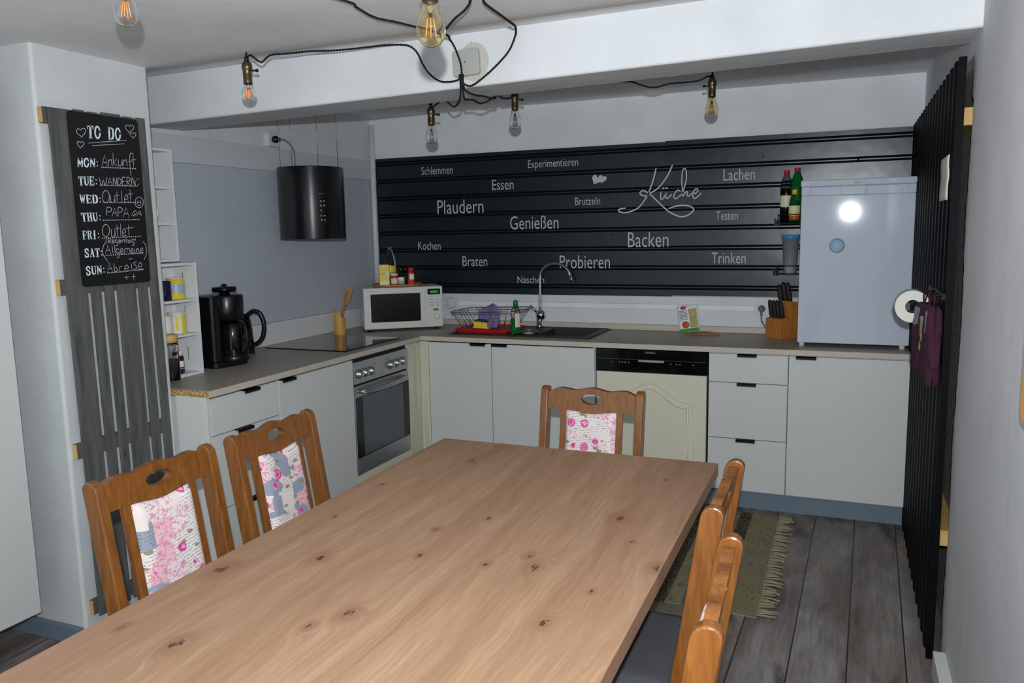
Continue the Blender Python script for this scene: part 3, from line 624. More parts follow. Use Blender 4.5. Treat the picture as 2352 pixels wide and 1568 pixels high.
# right wall: raw wall, white kitchen plaster, thick grey plaster with a broken edge
struct(G().box(3.478, 3.75, -6.3, 0.1, 0.0, 2.5).build('wall_right', 'raw_wall'))
struct(G().box(3.452, 3.478, -1.94, 0.06, 2.085, 2.45).build('wall_right', 'wall_white'))
random.seed(3)
A = []; B = []; D = []; E_ = []
for i in range(90):
    z = 2.32*i/89
    y = -1.872 + 0.012*math.sin(z*9) + random.uniform(-0.011, 0.011) + (0.03 if z > 1.95 else 0.0) - (0.02 if 0.9 < z < 1.4 else 0.0)
    A.append((3.45, -6.3, z)); B.append((3.45, y, z)); D.append((3.479, y + random.uniform(0, 0.02), z)); E_.append((3.479, -6.3, z))
g = G().strip(A, B).strip(B, D).strip(D, E_)
struct(g.build('wall_right', 'plaster_grey'))
struct(G().box(3.41, 3.45, -6.2, -2.0, 0.0, 0.085).build('baseboard_right', 'white_lacquer', bevel=0.003))
struct(G().box(0.0, 0.445, -2.925, -2.905, 0.0, 0.07).build('baseboard_left', 'plinth_blue', bevel=0.003))
struct(G().box(0.0, 0.02, -6.2, -2.925, 0.0, 0.07).build('baseboard_left', 'plinth_blue', bevel=0.003))
struct(G().box(-0.06, -0.050, -2.392, 0.06, 1.03, 1.912).build('trim_1', 'board_grey', bevel=0.001))
struct(G().box(-0.06, -0.044, -2.392, 0.06, 1.914, 2.048).build('trim_2', 'board_light', bevel=0.002))
struct(G().box(-0.06, -0.034, -2.0, 0.06, 0.9, 1.028).build('trim_3', 'white_matt', bevel=0.002))
struct(G().box(0.0, 3.40, 0.047, 0.06, 0.937, 1.036).build('trim_4', 'wall_white', bevel=0.004))
struct(G().box(0.0, 3.40, 0.047, 0.06, 1.066, 1.118).build('trim_5', 'wall_white', bevel=0.004))

def cyl_obj(name, a, b, r, m, parent=None, n=16, **k): return G().cyl(a, b, r, n).build(name, m, parent, **k)

# water pipe in the corner
pp = thing('water_pipe', 'white vertical pipe in the back left corner beside the black wall sheet', 'pipe', (-0.022, 0.02, 0))
cyl_obj('tube', (0, 0, 0.93), (0, 0, 2.29), 0.02, 'pipe_white', pp)
G().box(-0.022, 0.022, 0.02, 0.04, 1.955, 1.965).build('clip', 'steel', pp)

# ------------------------------------------------------------------ dark profiled sheets
PITCH = 0.1207
def profile(a0, a1, first, flip=False):
    """outline along the rib direction: list of (a, depth); grooves 30 mm wide with a thin bead inside"""
    out = [(a0, 0.0)]; c = first
    while c > a0 + 0.02: c -= PITCH
    while c < a1 + 0.02:
        for da, d in ((-0.0155, 0), (-0.009, 0.013), (-0.003, 0.003), (0.003, 0.003), (0.009, 0.013), (0.0155, 0)):
            a = c + da
            if a0 < a < a1: out.append((a, d))
        c += PITCH
    out.append((a1, 0.0)); return out
panel = thing('splashback_sheet', 'anthracite ribbed metal sheet lettered with white German cooking words behind the sink', 'wall panel', (0, 0.03, 1.118))
def sheet(x0, x1, z0, z1, yoff, m):
    pr = profile(z0, z1, 2.02)
    g = G()
    f = [(x0, yoff + d, z - 1.118) for z, d in pr]; e = [(x1, yoff + d, z - 1.118) for z, d in pr]
    f2 = [(x0, 0.018, z - 1.118) for z, d in pr]; e2 = [(x1, 0.018, z - 1.118) for z, d in pr]
    g.strip(f, e).strip(e, e2).strip(f2, f)
    g.strip([f[0], e[0]], [f2[0], e2[0]]).strip([f2[-1], e2[-1]], [f[-1], e[-1]])
    return g
sheet(-0.008, 2.09, 1.118, 2.058, 0.0, 0).build('sheet', 'sheet_dark', panel)
sheet(2.05, 3.40, 1.124, 2.062, -0.003, 0).build('sheet', 'sheet_bright', panel)
for s_, x0, x1, z0, z1 in WORDS:
    g = G(); off = -0.0045 if x1 > 2.05 else -0.0015
    text_to(g, s_, lambda x, y: (x0 + x, off, z0 + y - 1.118 - 0.02*x*0), x1 - x0, z1 - z0, bold=-0.004)
    g.build('word_lettering', 'lettering_white', panel, label='white lettering ' + s_)
g = G()
for i, st in enumerate(KUCHE):
    P = [Vector((x, -0.0048, z - 1.118)) for x, z in st]
    if len(P) > 2: P = smooth_path(P, 5)
    g.ribbon(P, (0, -1, 0), 0.0085 if i < 2 else (0.012 if len(st) == 2 else 0.007))
g.build('word_lettering', 'lettering_white', panel, label='white script lettering Küche')
def heart2(cx, cz, s_, rot):
    out = []
    for i in range(28):
        a = 2*PI*i/28
        x = 16*math.sin(a)**3*s_/34; z = (13*math.cos(a)-5*math.cos(2*a)-2*math.cos(3*a)-math.cos(4*a))*s_/32
        out.append((cx + x*math.cos(rot) - z*math.sin(rot), cz + x*math.sin(rot) + z*math.cos(rot)))
    return out
for (hx, hz), s_, r_ in zip([(1.612, 1.850), (1.652, 1.853)], (0.066, 0.058), (-0.5, -0.28)):
    i = 0 if hx < 1.63 else 1
    G().prism(heart2(hx, hz, s_, r_), lambda u, v, t: (u, -0.0016 - t, v - 1.118), 0.0004*i, 0.0004*i + 0.0004).build('heart_sticker', 'lettering_white', panel)
g = G()
for x, z in ((0.09, 1.60), (1.72, 1.505), (2.62, 1.94), (3.13, 1.90)): G().sphere((x, 0.0, z - 1.118), 0.006, 8, 5).build('rivet', 'black_metal', panel)

side = thing('ribbed_wall_panel', 'black vertical ribbed metal sheet covering the right wall beside the fridge', 'wall panel', (3.41, -0.95, 0))
pr = [(0.028, 0.0)]; y = 0.0
while y > -1.86:
    pr += [(y, 0.0), (y - 0.03, 0.008), (y - 0.05, 0.008), (y - 0.085, 0.0)]; y -= PITCH
pr.append((-1.905, 0.0)); pr = pr[::-1]
f = [(3.399 + d, y, 0.004) for y, d in pr]; e = [(3.399 + d, y, 2.068) for y, d in pr]
f2 = [(3.423, y, 0.004) for y, d in pr]; e2 = [(3.423, y, 2.068) for y, d in pr]
g = G().strip(e, f).strip(f2, e2).strip(e2, e).strip([f[0], e[0]], [f2[0], e2[0]])
g.build('sheet', 'sheet_side', side, world=True)
for z in (0.44, 1.885):
    G().box(3.424, 3.478, -1.86, -0.05, z - 0.028, z + 0.028).build('batten', 'pale_wood', side, world=True)

# ------------------------------------------------------------------ kitchen units
FY = -0.55   # front plane of the back run
FX = 0.63    # front plane of the left run
GAP = 0.002
def pull(parent, x, z, axis, wd=0.1, front=None):
    """thin black edge pull lying over the top of a front"""
    g = G()
    if axis == 'y': g.box(x - wd/2, x + wd/2, FY - 0.022, FY + 0.01, z - 0.001, z + 0.002).box(x - wd/2, x + wd/2, FY - 0.022, FY - 0.019, z - 0.012, z + 0.002)
    else: g.box(FX - 0.01, FX + 0.022, x - wd/2, x + wd/2, z - 0.001, z + 0.002).box(FX + 0.019, FX + 0.022, x - wd/2, x + wd/2, z - 0.012, z + 0.002)
    return g.build('edge_pull', 'black_metal', parent, world=True)
def front_y(name, parent, x0, x1, z0, z1, m='white_lacquer', px=None):
    o = G().box(x0 + GAP, x1 - GAP, FY, FY + 0.018, z0 + GAP, z1 - GAP).build(name, m, parent, bevel=0.0012, world=True)
    if px is not None: pull(o, px, z1 - GAP, 'y')
    return o
def front_x(name, parent, y0, y1, z0, z1, m='white_lacquer', py=None, wd=0.1):
    o = G().box(FX - 0.018, FX, y0 + GAP, y1 - GAP, z0 + GAP, z1 - GAP).build(name, m, parent, bevel=0.0012, world=True)
    if py is not None: pull(o, py, z1 - GAP, 'x', wd)
    return o
ZB, ZT = 0.106, 0.864
# sink unit
c1 = thing('sink_cabinet', 'white two-door base cabinet under the dark sink', 'cabinet', (1.23, -0.25, 0))
G().box(0.69, 1.772, FY + 0.02, 0.0, 0.1, 0.16).box(0.69, 0.708, FY + 0.02, 0.0, 0.16, 0.7).box(1.754, 1.772, FY + 0.02, 0.0, 0.16, ZT).box(0.708, 1.754, -0.02, 0.0, 0.16, 0.7).build('body', 'white_matt', c1, world=True)
front_y('door', c1, 0.688, 1.119, ZB, ZT, px=1.035); front_y('door', c1, 1.119, 1.772, ZB, ZT, px=1.178)
# dishwasher
dw = thing('dishwasher', 'built-in dishwasher with black control panel above an ornate cream door', 'dishwasher', (2.093, -0.25, 0))
G().box(1.782, 2.406, FY + 0.03, 0.0, 0.1, ZT).build('body', 'steel_dark', dw, world=True)
cp = G().box(1.780, 2.408, FY - 0.004, FY + 0.03, 0.737, 0.866).build('control_panel', 'black_gloss', dw, bevel=0.002, world=True)
G().box(2.028, 2.172, FY - 0.008, FY, 0.797, 0.808).build('handle_strip', 'steel', cp, world=True)
g = G(); text_to(g, 'SIEMENS', lambda x, y: (2.066 + x, FY - 0.0045, 0.846 + y), 0.056, 0.009); g.build('lettering', 'steel', cp, world=True)
g = G()
for x in (1.868, 1.915, 1.931, 1.947, 1.968, 2.205, 2.238, 2.256, 2.33): g.box(x, x + 0.008, FY - 0.0046, FY, 0.788, 0.794)
g.box(1.785, 2.403, FY - 0.0045, FY, 0.8085, 0.8095).build('panel_symbols', 'text_grey', cp, world=True)
dd = G().box(1.782, 2.406, FY, FY + 0.028, ZB, 0.733).build('door', 'cream_lacquer', dw, bevel=0.003, world=True)
# cathedral moulding on the door
def arch(inset):
    x0, x1 = 1.852 + inset, 2.336 - inset; z0 = 0.17 + inset; zs = 0.575 - inset*0.9; zt = 0.678 - inset*1.0; xc = (x0+x1)/2
    P = [(x0, z0), (x0, zs)]
    for i in range(17):
        t = i/16; x = x0 + (x1-x0)*(0.06 + 0.88*t); k = abs(2*t-1)
        P.append((x, zs + (zt-zs)*(0.5+0.5*math.cos(PI*k))*1.0))
    P += [(x1, zs), (x1, z0)]
    return P
for ins, r in ((0.0, 0.006), (0.03, 0.0075)):
    P = [(x, FY - 0.0005, z) for x, z in arch(ins)]
    G().tube(P + [P[0]], r, 6).build('moulding', 'cream_lacquer', dd, world=True)
# drawer unit
dr = thing('drawer_cabinet', 'white three-drawer base cabinet between dishwasher and wide cupboard', 'cabinet', (2.62, -0.25, 0))
G().box(2.416, 2.826, FY + 0.02, 0.0, 0.1, ZT).build('body', 'white_matt', dr, world=True)
for z0, z1 in ((0.706, ZT), (0.397, 0.706), (ZB, 0.397)): front_y('drawer', dr, 2.416, 2.827, z0, z1, px=2.618)
wc = thing('wide_cupboard', 'white single-door base cupboard below the fridge at the right end', 'cabinet', (3.11, -0.25, 0))
G().box(2.829, 3.40, FY + 0.02, 0.0, 0.1, ZT).build('body', 'white_matt', wc, world=True)
front_y('door', wc, 2.829, 3.404, ZB, ZT, px=2.914)
tag(G().box(0.69, 3.40, FY + 0.035, FY + 0.05, 0.0, 0.1).build('plinth', 'plinth_blue', None, bevel=0.001), 'blue grey plinth board under the back row of base cabinets', 'plinth')
# left run
lc = thing('drawer_cabinet', 'white drawer cabinet at the open end of the left worktop', 'cabinet', (0.3, -2.15, 0))
G().box(0.0, FX - 0.02, -2.368, -1.93, 0.1, ZT).build('body', 'white_matt', lc, world=True)
G().box(0.46, FX - 0.001, -2.387, -2.369, 0.0, 0.872).build('side_panel', 'white_lacquer', lc, bevel=0.001, world=True)
for z0, z1, hy, wd in ((0.697, 0.862, -2.123, 0.1), (0.366, 0.697, -2.18, 0.1), (ZB, 0.366, -2.162, 0.1)): front_x('drawer', lc, -2.367, -1.926, z0, z1, py=hy, wd=wd)
l2 = thing('base_cupboard', 'white one-door base cupboard left of the oven', 'cabinet', (0.3, -1.61, 0))
G().box(0.0, FX - 0.02, -1.92, -1.305, 0.1, ZT).build('body', 'white_matt', l2, world=True)
front_x('door', l2, -1.924, -1.302, ZB, 0.862, py=-1.863)
tag(G().box(0.54, 0.555, -2.36, -0.6, 0.0, 0.1).build('plinth', 'plinth_blue'), 'plinth board under the left row of units and oven', 'plinth')
tag(G().box(FX - 0.018, FX, -1.30, -0.716, ZB, 0.205).build('filler_panel', 'cream_lacquer', None, bevel=0.001), 'cream strip panel filling the gap below the oven', 'panel')
cf = thing('corner_filler', 'fluted cream corner panels between oven and sink cabinet', 'panel', (0.63, -0.6, 0))
G().box(FX - 0.018, FX, -0.712, FY + 0.002, ZB, ZT).build('panel', 'cream_flute', cf, bevel=0.001, world=True)
G().box(FX - 0.016, 0.686, FY, FY + 0.018, ZB, ZT).build('panel', 'cream_flute', cf, bevel=0.001, world=True)
g = G()
for y in (-0.69, -0.664, -0.6, -0.578): g.tube([(FX, y, ZB + 0.01), (FX, y, ZT - 0.01)], 0.003, 6)
for x in (0.648, 0.664): g.tube([(x, FY, ZB + 0.01), (x, FY, ZT - 0.01)], 0.003, 6)
g.build('fluting', 'cream_flute', cf, world=True)
# oven
ov = thing('oven', 'stainless steel built-in oven with six knobs under the hob', 'oven', (0.3, -1.007, 0))
OY0, OY1 = -1.299, -0.718
G().box(0.05, FX - 0.03, OY0 + 0.01, OY1 - 0.01, 0.21, 0.82).build('body', 'steel_dark', ov, world=True)
G().box(FX - 0.03, FX - 0.012, OY0, OY1, 0.846, 0.863).build('vent_slot', 'black_matt', ov, world=True)
fp = G().box(FX - 0.03, FX + 0.004, OY0, OY1, 0.722, 0.845).build('control_panel', 'steel', ov, bevel=0.002, world=True)
for i, y in enumerate((-1.255, -1.195, -1.135, -0.925, -0.855, -0.785)):
    k = G().lathe([(0.026, 0), (0.026, 0.006), (0.019, 0.008), (0.018, 0.024), (0.015, 0.026), (0.0005, 0.026)], (FX + 0.004, y, 0.775), 20, roty(PI/2)).build('knob', 'steel', fp, world=True)
for y in (-1.09, -0.95): G().box(FX + 0.003, FX + 0.0055, y - 0.003, y + 0.003, 0.806, 0.812).build('pilot_light', 'black_matt', fp, world=True)
G().box(FX - 0.03, FX - 0.008, OY0, OY1, 0.712, 0.722).build('gap_strip', 'black_matt', ov, world=True)
od = G().box(FX - 0.03, FX + 0.004, OY0, OY1, 0.212, 0.711).build('door', 'steel', ov, bevel=0.003, world=True)
G().box(FX + 0.003, FX + 0.0055, OY0 + 0.003, OY1 - 0.003, 0.305, 0.648).build('window_surround', 'oven_black', od, world=True)
G().box(FX + 0.0055, FX + 0.0065, OY0 + 0.07, OY1 - 0.075, 0.312, 0.642).build('window', 'oven_glass', od, world=True)
hb = [(FX + 0.02 + 0.034*math.sin(PI*i/20)**0.6, OY0 + 0.05 + (OY1-OY0-0.1)*i/20, 0.676) for i in range(21)]
g = G()
for dz in (-0.006, 0.006): g.tube([(x, y, z + dz) for x, y, z in hb], 0.008, 8)
g.cyl((FX, OY0 + 0.055, 0.676), (FX + 0.03, OY0 + 0.055, 0.676), 0.011, 12).cyl((FX, OY1 - 0.055, 0.676), (FX + 0.03, OY1 - 0.055, 0.676), 0.011, 12)
g.build('handle', 'steel', od, world=True)
G().box(FX + 0.0065, FX + 0.0072, -1.09, -1.05, 0.616, 0.632).build('sticker', 'text_grey', od, world=True)
g = G(); text_to(g, 'ignis', lambda x, y: (FX + 0.0045, -1.03 + x, 0.262 + y), 0.034, 0.009); g.build('lettering', 'text_black', od, world=True)

# worktop with sink cut-out, upstand and raw chipboard end
wt = thing('worktop', 'taupe laminate L-shaped kitchen worktop with a raw chipboard end', 'worktop', (0.6, -0.6, 0.872))
WZ0, WZ1 = 0.872, 0.900
g = G().box(-0.058, 0.647, -2.386, -0.57, WZ0, WZ1).box(-0.058, 0.83, -0.57, 0.058, WZ0, WZ1).box(0.83, 1.68, -0.57, -0.40, WZ0, WZ1).box(0.83, 1.68, 0.0, 0.058, WZ0, WZ1).box(1.68, 3.402, -0.57, 0.058, WZ0, WZ1)
g.build('slab', 'worktop_laminate', wt, world=True)
G().box(0.647, 0.650, -2.388, -0.57, WZ0, WZ1 - 0.0005).box(0.6495, 3.402, -0.5735, -0.57, WZ0, WZ1 - 0.0005).build('edge_band', 'worktop_edge', wt, world=True)
G().box(-0.03, 0.6485, -2.389, -2.386, WZ0 + 0.001, WZ1 - 0.001).build('chipboard_edge', 'chipboard', wt, world=True)
G().box(0.02, 3.40, 0.030, 0.059, WZ1, 0.937).build('upstand', 'worktop_edge', wt, bevel=0.006, world=True)
G().box(0.0, 0.648, -0.575, -0.5735, WZ1 - 0.0006, WZ1 + 0.0003).build('joint_strip', 'text_grey', wt, world=True)

# sink
sk = thing('sink', 'dark granite inset sink with drainer in the back worktop', 'sink', (1.24, -0.2, 0.9))
SX0, SX1, SY0, SY1 = 0.785, 1.712, -0.452, 0.024
BX = (1.34, 1.655); BY = (-0.385, -0.02)
t = 0.904; tb = 0.9005
g = G()
g.box(SX0, BX[0], SY0, SY1, tb, t).box(BX[1], SX1, SY0, SY1, tb, t).box(BX[0], BX[1], SY0, BY[0], tb, t).box(BX[0], BX[1], BY[1], SY1, tb, t)
g.build('rim', 'sink_granite', sk, world=True)
g = G().box(BX[0]-0.008, BX[0], BY[0]-0.008, BY[1]+0.008, 0.72, 0.9).box(BX[1], BX[1]+0.008, BY[0]-0.008, BY[1]+0.008, 0.72, 0.9)
g.box(BX[0], BX[1], BY[0]-0.008, BY[0], 0.72, 0.9).box(BX[0], BX[1], BY[1], BY[1]+0.008, 0.72, 0.9).box(BX[0]-0.008, BX[1]+0.008, BY[0]-0.008, BY[1]+0.008, 0.712, 0.72)
g.build('bowl', 'sink_granite', sk, world=True)
g = G()
for i in range(7): g.box(0.83 + 0.045*i, 0.838 + 0.045*i, -0.38, -0.05, 0.9035, 0.9055)
g.build('drainer_ribs', 'sink_granite', sk, world=True)
g = G().tube(rr3 := [(x + (SX0+SX1)/2, y + (SY0+SY1)/2, 0.905) for x, y in rrect(SX1-SX0-0.02, SY1-SY0-0.02, 0.02)], 0.004, 6, closed=True)
g.build('rim_bead', 'sink_granite', sk, world=True)
st = thing('sink_strainer', 'round clear strainer lying on the sink drainer beside the soap bottle', 'strainer', (1.272, -0.31, 0.9045))
G().lathe([(0.0005, 0.002), (0.05, 0.002), (0.056, 0.012), (0.060, 0.012), (0.054, 0.0), (0.0005, 0.0)], (0, 0, 0), 24).build('dish', 'clear_plastic', st)
G().tube([(0.056*math.cos(2*PI*i/24), 0.056*math.sin(2*PI*i/24), 0.012) for i in range(24)], 0.003, 6, closed=True).build('rim', 'steel', st)
# tap
tp = thing('kitchen_tap', 'tall chrome mixer tap with an arched spout behind the sink', 'tap', (1.228, 0.0, 0.904))
G().lathe([(0.027, 0), (0.027, 0.01), (0.024, 0.014), (0.024, 0.06), (0.0005, 0.06)], (0, 0, 0), 24).build('base', 'chrome', tp)
G().sphere((0.012, -0.004, 0.083), 0.035, 24, 14).build('ball_body', 'chrome', tp)
P = [(0.004, 0, 0.11), (0.006, 0, 0.2), (0.008, 0, 0.31)]
for i in range(1, 13):
    a = PI - PI*i/12*0.93; P.append((0.114 + 0.106*math.cos(a), -0.01*i/12, 0.325 + 0.106*math.sin(a)*0.9))
P.append((P[-1][0] + 0.018, -0.012, P[-1][2] - 0.045))
g = G().tube(smooth_path(P, 3), 0.0105, 12); g.build('spout', 'chrome', tp)
G().cyl(P[-2], P[-1], 0.0125, 14).build('spout_tip', 'chrome', tp)
G().tube([(0.0, -0.01, 0.09), (-0.03, -0.02, 0.118), (-0.055, -0.03, 0.145)], 0.009, 10).build('lever', 'chrome', tp)
# hob
hb_ = thing('hob', 'black glass ceramic hob in the left worktop above the oven', 'hob', (0.305, -1.0, 0.9))
G().box(-0.272, 0.274, -0.289, 0.289, 0.0005, 0.007).build('glass_plate', 'hob_glass', hb_, bevel=0.002)
g = G()
for x, y, r in ((-0.13, -0.13, 0.09), (-0.13, 0.14, 0.075), (0.12, -0.13, 0.075), (0.12, 0.14, 0.1)):
    g.tube([(x + r*math.cos(2*PI*i/40), y + r*math.sin(2*PI*i/40), 0.0068) for i in range(40)], 0.0006, 4, closed=True)
g.build('cooking_zone_rings', 'text_grey', hb_)

# ------------------------------------------------------------------ dining table
TX0, TX1, TY0, TY1 = 1.690, 2.7175, -4.36, -2.277
tb = thing('dining_table', 'long knotty oak dining table in the foreground', 'table', (2.204, -3.3, 0))
G().box(TX0, TX1, TY0, TY1, 0.717, 0.76).build('tabletop', 'oak_tabletop', tb, bevel=0.0015, world=True)
for x in (1.93, 2.26):
    for y in (-2.62, -4.0): G().box(x - 0.035, x + 0.035, y - 0.035, y + 0.035, 0.0, 0.717).build('leg', 'black_metal', tb, bevel=0.002, world=True)
G().box(1.965, 2.225, -2.645, -2.595, 0.66, 0.717).box(1.965, 2.225, -4.025, -3.975, 0.66, 0.717).build('crossbar', 'black_metal', tb, world=True)

# ------------------------------------------------------------------ chairs (local: faces +y, back at -y)
HZ = 0.92
def by(z): return -0.190 - (z - 0.45)*0.158      # centre line of the raked back
def chair(label):
    t = thing('dining_chair', label, 'chair', group='dining chairs around the table')
    for sx in (-1, 1):
        # rear post: leg and raked upright in one piece, rounded on top
        P = [(-0.245, 0.0), (-0.205, 0.0), (by(0.45) + 0.026, 0.42), (by(0.5) + 0.026, 0.5)]
        ztop = HZ - 0.026; c = by(ztop)
        for i in range(9):
            a = PI*i/8; P.append((c + 0.026*math.cos(a) - 0.158*0.026*math.sin(a), ztop + 0.026*math.sin(a)))
        P += [(by(0.5) - 0.026, 0.5), (by(0.45) - 0.026, 0.42)]
        G().prism(P, lambda u, v, q: (q, u, v), sx*0.195 - 0.015, sx*0.195 + 0.015).build('back_post', 'chair_wood', t, bevel=0.004, seg=2)
        # front leg
        G().hexa([(sx*0.19-0.016, 0.185, 0), (sx*0.19+0.016, 0.185, 0), (sx*0.19+0.016, 0.217, 0), (sx*0.19-0.016, 0.217, 0),
                  (sx*0.19-0.02, 0.177, 0.416), (sx*0.19+0.02, 0.177, 0.416), (sx*0.19+0.02, 0.217, 0.416), (sx*0.19-0.02, 0.217, 0.416)]).build('leg', 'chair_wood', t, bevel=0.003)
    # scalloped top rail with an oval grip hole
    def top(x):
        k = abs(x)/0.182
        return 0.9205 - 0.0115*(1-math.cos(min(1, k/0.42)*PI))/2 if k < 0.42 else (0.909 + 0.0065*math.sin((k-0.42)/0.30*PI/2) if k < 0.72 else 0.9155 - 0.019*((k-0.72)/0.28)**1.6)
    def bot(x):
        k = abs(x); return 0.832 - (0.010*(0.5+0.5*math.cos(PI*k/0.105)) if k < 0.105 else 0)
    NX = 48; xs = [-0.182 + 0.364*i/NX for i in range(NX+1)]
    hz, ha, hb2 = 0.876, 0.044, 0.0205
    yo = lambda z, o: by(z) + o
    g = G()
    for side, oy in ((1, 0.012), (-1, -0.012)):
        for x0, x1 in zip(xs, xs[1:]):
            seg = []
            def cut(x):
                if abs(x) >= ha - 1e-6: return None
                h = hb2*math.sqrt(1-(x/ha)**2); return (hz-h, hz+h)
            c0, c1 = cut(x0), cut(x1)
            if c0 is None and c1 is None: seg = [((bot(x0), top(x0)), (bot(x1), top(x1)))]
            else:
                c0 = c0 or (hz, hz); c1 = c1 or (hz, hz)
                seg = [((bot(x0), c0[0]), (bot(x1), c1[0])), ((c0[1], top(x0)), (c1[1], top(x1)))]
            for (a0, b0), (a1, b1) in seg:
                g.add([(x0, yo(a0, oy), a0), (x1, yo(a1, oy), a1), (x1, yo(b1, oy), b1), (x0, yo(b0, oy), b0)], [(0, 1, 2, 3) if side < 0 else (3, 2, 1, 0)])
    for fn in (top, bot):
        g.strip([(x, yo(fn(x), 0.012), fn(x)) for x in xs], [(x, yo(fn(x), -0.012), fn(x)) for x in xs])
    E = [(ha*math.cos(2*PI*i/40), hz + hb2*math.sin(2*PI*i/40)) for i in range(41)]
    g.strip([(x, yo(z, 0.012), z) for x, z in E], [(x, yo(z, -0.012), z) for x, z in E])
    g.build('top_rail', 'chair_wood', t)
    for sx in (-1, 1):
        g = G(); x = sx*0.115; g2 = []
        for z in (0.44, 0.838):
            g2 += [(x-0.0125, by(z)-0.009, z), (x+0.0125, by(z)-0.009, z), (x+0.0125, by(z)+0.009, z), (x-0.0125, by(z)+0.009, z)]
        g.hexa(g2).build('back_slat', 'chair_wood', t, bevel=0.002)
    # padded back panel
    def pad(u, v):
        x = -0.1025 + 0.205*u; z = 0.47 + (bot(x)-0.004-0.47)*v
        d = max(0, min(1, min(u, 1-u)/0.13)); e = max(0, min(1, min(v, 1-v)/0.07))
        return (x, by(z) + 0.006 + 0.02*math.sqrt(max(0, d*(2-d)))*math.sqrt(max(0, e*(2-e))), z)
    g = G().grid(20, 28, pad).grid(20, 28, lambda u, v: (-0.1025+0.205*u, by(0.47+(bot(-0.1025+0.205*u)-0.474)*v) - 0.009, 0.47+(bot(-0.1025+0.205*u)-0.474)*v))
    for s_ in (0, 1):
        A = [pad(s_, j/28) for j in range(29)]; B = [(p[0], by(p[2]) - 0.009, p[2]) for p in A]; g.strip(A, B)
    g.build('back_cushion', 'collage_fabric', t)
    # seat
    G().box(-0.18, 0.18, -0.19, 0.20, 0.37, 0.417).build('seat_frame', 'chair_wood', t, bevel=0.003)
    def seat(u, v):
        x = -0.2 + 0.4*u; y = -0.165 + 0.385*v
        d = min(1, min(u, 1-u)/0.1); e = min(1, min(v, 1-v)/0.1)
        return (x, y, 0.418 + 0.04*math.sqrt(d*(2-d))*math.sqrt(e*(2-e)))
    g = G().grid(20, 20, seat).grid(20, 20, lambda u, v: (-0.2 + 0.4*u, -0.165 + 0.385*v, 0.417))
    g.build('seat_cushion', 'seat_fabric', t)
    G().box(-0.18, 0.18, by(0.2)+0.01 - 0.02, by(0.2) + 0.02, 0.17, 0.20).box(-0.20, -0.18, -0.2, 0.2, 0.15, 0.175).box(0.18, 0.20, -0.2, 0.2, 0.15, 0.175).build('stretcher', 'chair_wood', t)
    return t
TOPY = by(HZ - 0.02)   # local y of the back's top centre
def put_chair(first, top_c, ang, label):
    """top_c: world xy of the top of the back; ang: heading of local +y"""
    rz = ang - PI/2
    off = Vector((math.cos(ang), math.sin(ang))) * (-TOPY)
    loc = (top_c[0] + off[0], top_c[1] + off[1], 0)
    if first is None:
        t = chair(label); t.location = loc; t.rotation_euler = (0, 0, rz); return t
    return dup(first, loc, rz, label)
ch0 = put_chair(None, (2.180, -1.942), -PI/2 - 0.018, 'dining chair at the far short end of the table, in front of the dishwasher')
put_chair(ch0, (1.320, -2.812), 0.02, 'dining chair on the left table side, standing before the oven run, farther of that pair')
put_chair(ch0, (1.314, -3.308), -0.016, 'dining chair on the left table side, in front of the grey slatted pallet board')
put_chair(ch0, (2.830, -2.959), PI, 'dining chair seen edge-on at right of the table, farther one beside the rug')
put_chair(ch0, (2.897, -3.510), PI + 0.036, 'nearest dining chair at the right table edge, with grey seat cushion showing')

# ------------------------------------------------------------------ rug
rg = thing('rug', 'woven olive, black and blue striped rag rug with fringe on the plank floor', 'rug', (1.21, -1.2, 0))
random.seed(5)
def rugp(u, v):
    y = -0.595 + 1.19*v
    return (1.6*u + 0.006*math.sin(9*v), y + 0.008*math.sin(u*11), 0.004 + 0.004*abs(math.sin(u*160)) + 0.002*math.sin(v*40 + u*20))
RM = G().grid(200, 30, rugp); RM.strip([rugp(i/60, 0) for i in range(61)], [(rugp(i/60, 0)[0], rugp(i/60, 0)[1], 0.0) for i in range(61)])
RM.build('woven_field', 'woven_rug', rg)
g = G()
for i in range(62):
    y = -0.585 + 1.17*i/61; a = random.uniform(-0.25, 0.25); L = random.uniform(0.055, 0.085)
    p = [(1.595, y, 0.006), (1.595 + L*0.5*math.cos(a), y + L*0.5*math.sin(a), 0.007), (1.595 + L*math.cos(a*1.6), y + L*math.sin(a*1.6), 0.004)]
    for k in (-0.0025, 0.0025): g.tube([(q[0], q[1] + k, q[2]) for q in p], 0.0028, 5)
g.build('fringe', 'fringe_wool', rg)

